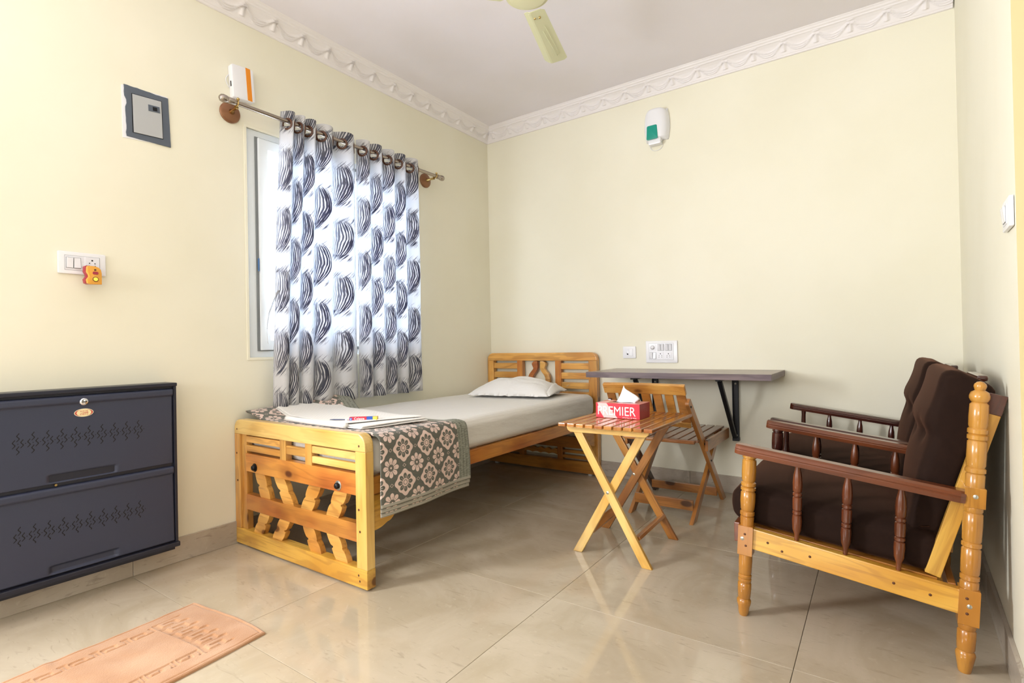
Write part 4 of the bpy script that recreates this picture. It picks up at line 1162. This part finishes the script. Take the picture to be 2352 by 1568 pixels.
# tissue sheet: pleated cone with a flared corner
def tis(a, b):
    ang = a*2*PI; base_x = 1.733+.052*math.cos(ang); base_y = -1.195+.012*math.sin(ang)
    tipx = 1.722; h = .0835
    k = b**.8; rr = (1-k)
    x = base_x*rr+tipx*(1-rr)
    y = base_y*rr+(-1.195)*(1-rr)+.007*math.sin(ang*4+b*2)*(rr+.15)
    fl = max(0, math.cos(ang))**2
    x += fl*.044*math.sin(PI*min(1, b*1.15))**1.2
    return (x, y, tz+TH+h*b-(.012*fl*math.sin(PI*b)))
grid('tissue', 64, 24, tis, M_tissue, tx)

# ---------------------------------------------------------------- folding chair
fcg = thing('folding_chair', 'brown slatted wooden folding chair facing the wall shelf', 'chair', (1.72, -.45, 0))
def cleg(x, p0, p1, w, t, mat):
    """p=(y,z) centreline; foot cut level"""
    (y0, z0), (y1, z1) = p0, p1
    ux = Vector((0, y1-y0, z1-z0)).normalized(); uz = Vector((1, 0, 0)); uy = uz.cross(ux)
    M = axes(ux, uy, uz, (x, (y0+y1)/2, (z0+z1)/2)); Mi = M.inverted()
    sl = w/2/abs(ux.z)
    pts = [Mi @ Vector((x, y0-sl, z0)), Mi @ Vector((x, y0+sl, z0))]
    e = Vector((0, y1, z1)); n = uy
    q1 = Vector((x, y1, z1))
    arc = []
    for k in range(7):
        a = -PI/2+PI*k/6; arc.append(Mi @ (q1-uy*(-math.sin(a))*w/2*(1)+ux*math.cos(a)*w*.3))
    A1 = arc if (arc[0]-pts[1]).length < (arc[-1]-pts[1]).length else arc[::-1]
    poly = [(p.x, p.y) for p in pts]+[(p.x, p.y) for p in A1]
    return prism('leg', poly, t, M, mat, fcg, .003)
cleg(1.937, (-.150, 0), (-.860, .680), .048, .022, W_chair)
cleg(1.500, (-.150, 0), (-.860, .680), .048, .022, W_dark)
cleg(1.908, (-.715, 0), (-.120, .425), .046, .022, W_chair)
cleg(1.545, (-.690, 0), (-.120, .425), .046, .022, W_chair)
box('stretcher', (1.556, -.672, .052), (1.897, -.652, .108), W_chair, fcg)
box('stretcher', (1.511, -.262, .040), (1.926, -.242, .092), W_chair, fcg)
# seat
box('seat_side_rail', (1.926+.023, -.60, .378), (1.967, -.085, .443), W_chair, fcg, .003)
box('seat_side_rail', (1.470, -.60, .378), (1.488, -.085, .443), W_chair, fcg, .003)
box('seat_front_rail', (1.512, -.725, .434), (1.926, -.695, .452), W_chair, fcg, .005)
box('seat_cross_rail', (1.512, -.48, .400), (1.926, -.455, .432), W_chair, fcg, .003)
box('seat_cross_rail', (1.488, -.12, .400), (1.949, -.095, .432), W_chair, fcg, .003)
for k in range(8):
    x0 = 1.488+k*.0575; y0 = -.70
    box('seat_slat', (x0, y0, .440), (x0+.048, -.090, .453), W_seat, fcg, .003)
box('seat_side_web', (1.926+.004, -.695, .425), (1.949, -.60, .443), W_chair, fcg, .002) if False else None
# backrest (curved panel between the legs)
def bpt(s, t):   # s -1..1 across, t 0..1 up
    x = 1.712+s*.222; cv = .030*(1-s*s)
    y = -.790+(-.125)*t+cv; z = .545+.225*t
    return Vector((x, y, z))
def bpiece(name, s0, s1, t0, t1, th, mat, n=10, off=0):
    nrm = Vector((0, -.225, -.125)).normalized()
    vs = []; 
    for j, t in enumerate((t0, t1)):
        for i in range(n+1):
            p = bpt(s0+(s1-s0)*i/n, t); vs.append(p+nrm*(off+th/2)); vs.append(p+nrm*(off-th/2))
    fs = []; R_ = 2*(n+1)
    for i in range(n):
        a = 2*i; b2 = 2*i+2
        fs += [(a, b2, R_+b2, R_+a), (b2+1, a+1, R_+a+1, R_+b2+1), (R_+a, R_+b2, R_+b2+1, R_+a+1), (a+1, b2+1, b2, a)]
    fs += [(0, R_, R_+1, 1), (2*n, 2*n+1, R_+2*n+1, R_+2*n)]
    c = sum(vs, Vector())/len(vs); me = mesh(name, [v-c for v in vs], fs)
    o = link(name, me, mat, fcg, Matrix.Translation(c))
    m = o.modifiers.new('b', 'BEVEL'); m.width = .003; m.segments = 2; m.limit_method = 'ANGLE'
    return o
bpiece('top_rail', -1.03, 1.03, .80, 1.03, .022, W_pine, 12, .004)
bpiece('bottom_rail', -1.0, 1.0, -.02, .10, .02, W_pine, 12, .004)
sgs = [(-1.0, -.80), (-.72, -.52), (-.44, -.22), (-.14, .08), (.16, .38), (.46, .68), (.76, 1.0)]
for i, (a, b2) in enumerate(sgs): bpiece('back_slat', a, b2, .06, .84, .012, W_deep if i % 2 else W_chair, 3)
for (x, y, z) in ((1.949, -.845, .655), (1.949, -.46, .300), (1.949, -.60, .42)):
    lathe('pivot_bolt', (x-.002, y, z), (x+.004, y, z), [(0, .006), (.004, .006), (.005, .003), (.0052, 0)], M_bolt, fcg, 10)

# ---------------------------------------------------------------- armchairs
def slope(x): return -.123*(x-2.34)          # the frame leans back
def arm_profile(w, h): return [(-w/2, -h*.5), (w/2, -h*.5), (w/2+.002, -h*.1), (w/2, 0), (w/2+.002, h*.1), (w/2-.003, h*.32), (w/2-.012, h*.5), (-w/2+.012, h*.5), (-w/2+.003, h*.32), (-w/2-.002, h*.1), (-w/2, 0), (-w/2-.002, -h*.1)]
def armrest(parent, y, mat, x0=2.330, x1=2.968, zt=.626, w=.062, h=.034, zb=None):
    p0 = Vector((x0, y, zt-h/2)); p1 = Vector((x1, y, (zb or .541)-h/2)); M, L = frm(p0, p1)
    MM = M @ Matrix(((0, 0, 1, 0), (1, 0, 0, 0), (0, 1, 0, 0), (0, 0, 0, 1)))
    pr = arm_profile(w, h); vs = []; fs = []; secs = [(-L/2, .72), (-L/2+.008, .9), (-L/2+.018, 1), (L/2-.012, 1), (L/2, .85)]
    n = len(pr)
    for (sx, k) in secs:
        for (a, c) in pr: vs.append((sx, a*k, c*(k*.3+.7)))
    for i in range(len(secs)-1):
        for k in range(n): fs.append((i*n+k, (i+1)*n+k, (i+1)*n+(k+1) % n, i*n+(k+1) % n))
    fs = [q[::-1] for q in fs]; fs.append(tuple(range(n))[::-1]); fs.append(tuple((len(secs)-1)*n+k for k in range(n)))
    return link('armrest', mesh('armrest', vs, fs), mat, parent, M)
FRONT = [(0, .013), (.006, .016), (.018, .018), (.032, .0195), (.045, .0235), (.055, .0245), (.060, .022), (.064, .019), (.068, .0215), (.10, .0232), (.118, .0228), (.122, .019), (.126, .0225), (.134, .0225), (.137, .019), (.141, .0225), (.149, .0225), (.152, .019), (.157, .022), (.20, .0232), (.228, .0228)]
FRONT2 = [(.325, .0225), (.350, .0232), (.354, .0235), (.362, .0235), (.365, .020), (.369, .0245), (.38, .0245), (.384, .020), (.39, .0235), (.42, .0255), (.45, .0245), (.456, .020), (.460, .0255), (.469, .0255), (.472, .020), (.476, .025), (.486, .025), (.49, .020), (.497, .0235), (.53, .0245), (.568, .0238), (.573, .019), (.577, .0235), (.586, .0235), (.592, .022)]
REAR1 = [(0, .015), (.006, .017), (.02, .019), (.04, .0225), (.055, .0245), (.062, .022), (.066, .0195), (.071, .0222), (.10, .0228), (.125, .0225), (.129, .0195), (.134, .0222), (.150, .0225)]
REAR2 = [(.250, .0228), (.272, .0228), (.276, .0195), (.280, .0235), (.290, .0235), (.294, .0195), (.299, .0228), (.335, .0235), (.370, .0230), (.375, .0195), (.379, .024), (.388, .024), (.392, .0200), (.397, .0232), (.44, .0238), (.476, .0234), (.480, .020), (.484, .023), (.498, .023)]
REAR3 = [(.556, .0228), (.592, .0230), (.596, .020), (.600, .0245), (.610, .0245), (.614, .0205), (.620, .0232), (.65, .0236), (.690, .0232), (.694, .020), (.698, .0245), (.709, .0245), (.712, .0205), (.716, .0245), (.727, .0245), (.731, .0205), (.737, .0228), (.765, .0232), (.800, .0225), (.806, .0175), (.810, .021), (.818, .0245), (.826, .0245), (.836, .021), (.842, .012), (.846, .0135), (.853, .0155), (.860, .014), (.866, .008), (.868, .001)]
def turned(name, base, top, segs, blocks, mat, parent):
    """lathe segments and square blocks along one axis as one mesh"""
    M, L = frm(base, top, (0, 1, 0)); M.translation = Vector(base)
    vs = []; fs = []; n = 20
    for prof in segs:
        k0 = len(vs)
        for (t, rr) in prof:
            for k in range(n): a = 2*PI*k/n; vs.append((t, rr*math.cos(a), rr*math.sin(a)))
        for i in range(len(prof)-1):
            for k in range(n): fs.append((k0+i*n+k, k0+(i+1)*n+k, k0+(i+1)*n+(k+1) % n, k0+i*n+(k+1) % n))
        fs.append(tuple(k0+k for k in range(n))); fs.append(tuple(k0+(len(prof)-1)*n+k for k in reversed(range(n))))
    for (t0, t1, hw_) in blocks:
        k0 = len(vs); hw2 = hw_-.0015
        for (t, q) in ((t0, hw2), (t0+.0015, hw_), (t1-.0015, hw_), (t1, hw2)):
            vs += [(t, -q, -q), (t, q, -q), (t, q, q), (t, -q, q)]
        for i in range(3):
            for k in range(4): fs.append((k0+i*4+k, k0+i*4+(k+1) % 4, k0+(i+1)*4+(k+1) % 4, k0+(i+1)*4+k))
        fs.append((k0, k0+3, k0+2, k0+1)); fs.append((k0+12, k0+13, k0+14, k0+15))
    me = mesh(name, vs, fs, smooth=True)
    bm = bmesh.new(); bm.from_mesh(me); bmesh.ops.recalc_face_normals(bm, faces=bm.faces[:]); bm.to_mesh(me); bm.free()
    me.set_sharp_from_angle(angle=math.radians(42))
    return link(name, me, mat, parent, M)
SPIN = [(0, .0065), (.03, .008), (.045, .0135), (.075, .0155), (.092, .0145), (.095, .011), (.098, .0145), (.106, .0145), (.109, .011), (.112, .0145), (.14, .0152), (.152, .0145), (.155, .011), (.158, .0145), (.166, .0145), (.169, .011), (.173, .0145), (.20, .0155), (.225, .0135), (.245, .009), (.262, .0085)]
COLLAR = [(0, .012), (.02, .017), (.04, .020), (.055, .017), (.07, .020), (.12, .022), (.16, .020), (.20, .014), (.24, .018), (.30, .024), (.33, .026), (.345, .022), (.352, .018), (.36, .024), (.40, .019), (.43, .018), (.445, .024), (.452, .027), (.457, .026), (.462, .018), (.50, .0125), (.56, .011), (.585, .013), (.592, .014)]
def screws(parent, pts, y):
    for (x, z, big) in pts:
        lathe('screw' if big else 'wood_plug', (x, y+.002, z), (x, y-.0025, z), [(0, .0065 if big else .0042), (.003, .0065 if big else .0042), (.0044, .003), (.0045, 0)], M_screw if big else M_nail, parent, 12)
def back_cushion(parent, ya, yb, dx=0.0):
    # side outline (x,z), going round from the bottom front
    front = [(2.828, .385), (2.842, .45), (2.862, .55), (2.880, .62), (2.893, .665), (2.897, .692), (2.887, .722), (2.889, .75), (2.903, .79), (2.915, .835), (2.922, .87), (2.932, .890), (2.95, .896)]
    back = [(2.99, .880), (3.030, .858), (3.050, .838), (3.052, .815), (3.036, .765), (2.99, .63), (2.94, .47), (2.915, .395), (2.902, .378), (2.86, .374)]
    back = back[::-1]; front = [(2.868, .377)]+front+[(2.965, .894)]; back = [(2.872, .377)]+back[1:]+[(2.975, .890)]
    def resamp(pl, n):
        m = len(pl); Q = []
        for i in range(m-1):
            a, b2, c, d = [Vector(pl[max(0, min(m-1, i+k))]) for k in (-1, 0, 1, 2)]
            for k in range(6):
                q = k/6; Q.append(.5*((2*b2)+(-a+c)*q+(2*a-5*b2+4*c-d)*q*q+(-a+3*b2-3*c+d)*q**3))
        Q.append(Vector(pl[-1])); cu = [0]
        for p, q in zip(Q, Q[1:]): cu.append(cu[-1]+(q-p).length)
        return [Vector((interp(cu[-1]*k/n, cu, [q.x for q in Q]), interp(cu[-1]*k/n, cu, [q.y for q in Q]))) for k in range(n+1)]
    K = 44; F = resamp(front, K); Bk = resamp(back, K); N = 36; vs = []; fs = []; rr = .030; Wy = yb-ya
    for j in range(N+1):
        s = .5-.5*math.cos(PI*j/N); y = ya+Wy*s; e = min(y-ya, yb-y)
        ins = rr-math.sqrt(max(0, rr*rr-(rr-e)**2)) if e < rr else 0
        for side, arr in ((0, F), (1, Bk)):
            for i in range(K+1):
                p = arr[i]; mid = (F[i]+Bk[i])/2; c = mid*.8+Vector((2.94, .63))*.2
                dv = c-p; q = p+dv*min(.75, ins/max(dv.length, .03)); x, z = q.x, q.y
                if side == 0:
                    cr = 1-(2*s-1)**2; x -= .028*cr*math.sin(PI*min(1, max(0, (z-.36)/.54)))
                    for yc in (.2, .5, .8): x += .016*math.exp(-((s-yc)/.05)**2-((z-.692)/.03)**2)
                else: z += .006*(1-(2*s-1)**2)*sm(z, .8, .88)
                vs.append((x, y, z))
    W2 = 2*(K+1)
    for j in range(N):
        for i in range(K):
            a = j*W2+i; fs.append((a, a+1, a+1+W2, a+W2)); a += K+1; fs.append((a+1, a, a+W2, a+1+W2))
        for i in (0, K): a = j*W2+i; b2 = a+K+1; fs.append((b2, a, a+W2, b2+W2))
    for j in (0, N):
        for i in range(K): a = j*W2+i; fs.append((a, a+1, a+K+2, a+K+1))
    me = mesh('back_cushion', vs, fs, smooth=True)
    bm = bmesh.new(); bm.from_mesh(me); bmesh.ops.recalc_face_normals(bm, faces=bm.faces[:]); bm.to_mesh(me); bm.free()
    return link('back_cushion', me, M_velvet, parent)
def seat_cushion(parent, ya, yb, dx=0.0):
    def df(P, q, h):
        x, y, z = P; top = max(0, q.z/h.z)
        cr = (1-(abs(q.y)/h.y)**2.5)*(1-(abs(q.x)/h.x)**4)
        z += slope(x)*1.0 + .040*top*cr
        if q.z < 0: z += 0
        z += .010*top*math.exp(-((x-2.42)/.08)**2)
        z -= .012*top*math.exp(-((x-2.50)/.015)**2)*(1-(abs(q.y)/h.y)**2)*.7
        x -= .014*(1-(q.z/h.z)**2)*(q.x < -h.x*.6)
        return (x, y, z)
    return rbox('seat_cushion', (2.312+dx, ya, .328), (2.915+dx, yb, .452), .035, 30, M_velvet, parent, df)
def armchair(label, y0, y1, style):
    t = thing('armchair', label, 'armchair', (2.65, (y0+y1)/2, 0), 'matching armchairs along the right wall')
    for side, y in ((0, y0), (1, y1)):
        dark_side = style == 2 or side == 1
        wf = W_gold if (style == 1 and side == 0) else W_dark
        wr = W_gold if style == 1 else W_dark
        arm = armrest(t, y, W_arm if style == 1 else W_dark, 2.330 if style == 1 else 2.332)
        fb, ftp = (2.341, y, 0), (2.375, y, .592)
        if style == 1:
            turned('front_leg', fb, ftp, [FRONT, FRONT2], [(.226, .332, .0245)], wf, t)
        else:
            turned('front_leg', (2.375, y, 0), (2.400, y, .592), [COLLAR], [(.236, .325, .022)], wf, t)
        turned('rear_post', (2.957, y, 0), (3.010, y, .868), [REAR1, REAR2, REAR3], [(.148, .254, .0245), (.497, .557, .024)], wr, t)
        beam('side_rail', (2.350, y, .291), (2.950, y, .210), .030, .073, W_yel if style == 1 else W_dark, t, (0, 0, 1), .003)
        for (xb, xt) in ((2.519, 2.529), (2.661, 2.675), (2.803, 2.817)):
            zb_ = .326+slope(xb)-.008; zt_ = .594+slope(xt)*1.08
            L = math.hypot(xt-xb, zt_-zb_); k = L/.262
            turned('spindle', (xb, y, zb_), (xt, y, zt_), [[(a*k, c) for a, c in SPIN]], [], W_arm if style == 1 else W_dark, t)
        # slanted back stile
        ys_ = y+(.035 if side == 0 else -.035)
        beam('back_stile', (2.889, ys_, .262), (3.037, ys_, .768), .022, .040, W_yel if style == 1 else W_dark, t, (-1, 0, .3), .002)
        beam('back_stile_top', (3.037, ys_, .768), (3.053, ys_, .826), .024, .042, W_dark, t, (-1, 0, .3), .002)
        if style == 1 and side == 0:
            screws(t, [(2.348, .286, 1), (2.357, .303, 0), (2.359, .262, 0), (2.990, .530, 1), (2.970, .205, 1), (2.965, .228, 0), (2.964, .183, 0)], y-.0235)
            screws(t, [(2.43, .283, 0), (2.475, .262, 0), (2.56, .262, 0), (2.79, .228, 0), (2.88, .214, 0)], y-.0145)
    fr_ = box('front_rail', (2.318, y0-.012, .268), (2.338, y1+.012, .337), W_arm if style == 1 else W_dark, t, .003)
    box('front_rail_block', (2.334, y0-.014, .272), (2.352, y0+.012, .332), W_yel, t, .002) if style == 1 else None
    box('back_rail', (2.925, y0+.02, .190), (2.945, y1-.02, .25), W_deep, t, .003)
    beam('top_rail', (3.046, y0+.048, .800), (3.046, y1-.048, .800), .022, .05, W_dark, t, (0, 0, 1), .003)
    beam('cresting', (3.040, (y0+y1)/2-.12, .862), (3.040, (y0+y1)/2+.12, .862), .03, .02, W_dark, t, (0, 0, 1), .008)
    vs8 = []
    board = beam('seat_board', (2.36, (y0+y1)/2, .318), (2.90, (y0+y1)/2, .250), y1-y0-.05, .012, W_deep, t, (0, 0, 1), .001)
    seat_cushion(t, y0+.028, y1-.028)
    back_cushion(t, y0+.05 if style == 1 else y0+.05, y1-.05)
    return t
armchair('nearer brown velvet armchair with golden turned legs and red-brown armrests', -1.606, -.945, 1)
armchair('farther brown velvet armchair with dark mahogany arms, beside the back wall', -.860, -.150, 2)

# ---------------------------------------------------------------- bath mat
MW, MLn = .452, .74
def mat_h(a, b):       # a across 0..MW, b from the far end 0..MLn
    h = .006
    e = min(a, MW-a, b, MLn-b)
    h += .004*sm(e, 0, .006)-.0035*math.exp(-((e-.014)/.003)**2)
    def key(p, q, per):   # p along, q across 0..1 : greek key groove
        c = (p/per) % 1.0; d = 1.0
        segs = [((0, .1), (0, .9)), ((0, .9), (.75, .9)), ((.75, .9), (.75, .35)), ((.75, .35), (.35, .35)), ((.35, .35), (.35, .6)), ((.9, .1), (1, .1)), ((.9, .1), (.9, .9)), ((0, .1), (.06, .1))]
        for (x0, y0), (x1, y1) in segs:
            t = max(0, min(1, ((c-x0)*(x1-x0)+(q-y0)*(y1-y0))/((x1-x0)**2+(y1-y0)**2+1e-9)))
            d = min(d, math.hypot((c-x0-(x1-x0)*t)*per/.04, (q-y0-(y1-y0)*t)))
        return d
    sd = min(a, MW-a)
    if .085 < b < .185 and .055 < a < MW-.055:
        d = key(a-.055, (b-.085)/.1, .057); h -= .0045*(1-sm(d, .05, .13))
    elif b > .19 and b < MLn-.1 and .062 < sd < .104:
        d = key(b-.19, (sd-.062)/.042, .085); h -= .0045*(1-sm(d, .07, .16))
    h += .0022*nz(a*14, b*14)+.004*max(0, nz(a*4+3, b*3))
    h += .006*math.exp(-((a-.02)/.03)**2-((b-.47)/.02)**2)
    return h
Rm = Matrix.Translation((.523, -2.672, 0)) @ Matrix.Rotation(math.radians(4.0), 4, 'Z')
def matp(i, j, nu, nv):
    a = MW*i/nu; b = MLn*j/nv; return a, b
nu_, nv_ = 190, 300; vs = []; fs = []
for j in range(nv_+1):
    for i in range(nu_+1):
        a = MW*i/nu_; b = MLn*j/nv_; xx = a+.006*math.sin(b*9)*.5; yy = -b-.004*math.sin(a*14)
        vs.append(Rm @ Vector((xx, yy+.012*math.sin(PI*a/MW)*(1 if b < .3 else .4)*(1-b), mat_h(a, b))))
for j in range(nv_):
    for i in range(nu_): k = j*(nu_+1)+i; fs.append((k, k+nu_+1, k+nu_+2, k+1))
k0 = len(vs); ring = [i for i in range(nu_+1)]+[j*(nu_+1)+nu_ for j in range(1, nv_+1)]+[nv_*(nu_+1)+i for i in range(nu_-1, -1, -1)]+[j*(nu_+1) for j in range(nv_-1, 0, -1)]
for q in ring: v = vs[q]; vs.append(Vector((v.x, v.y, .0003)))
for i in range(len(ring)): a, b2 = i, (i+1) % len(ring); fs.append((ring[a], ring[b2], k0+b2, k0+a))
bmx = link('bath_mat', mesh('bath_mat', vs, fs, None, True), M_rug)
tag(bmx, 'peach terry bath mat with an embossed key border on the tiled floor', 'bath mat')
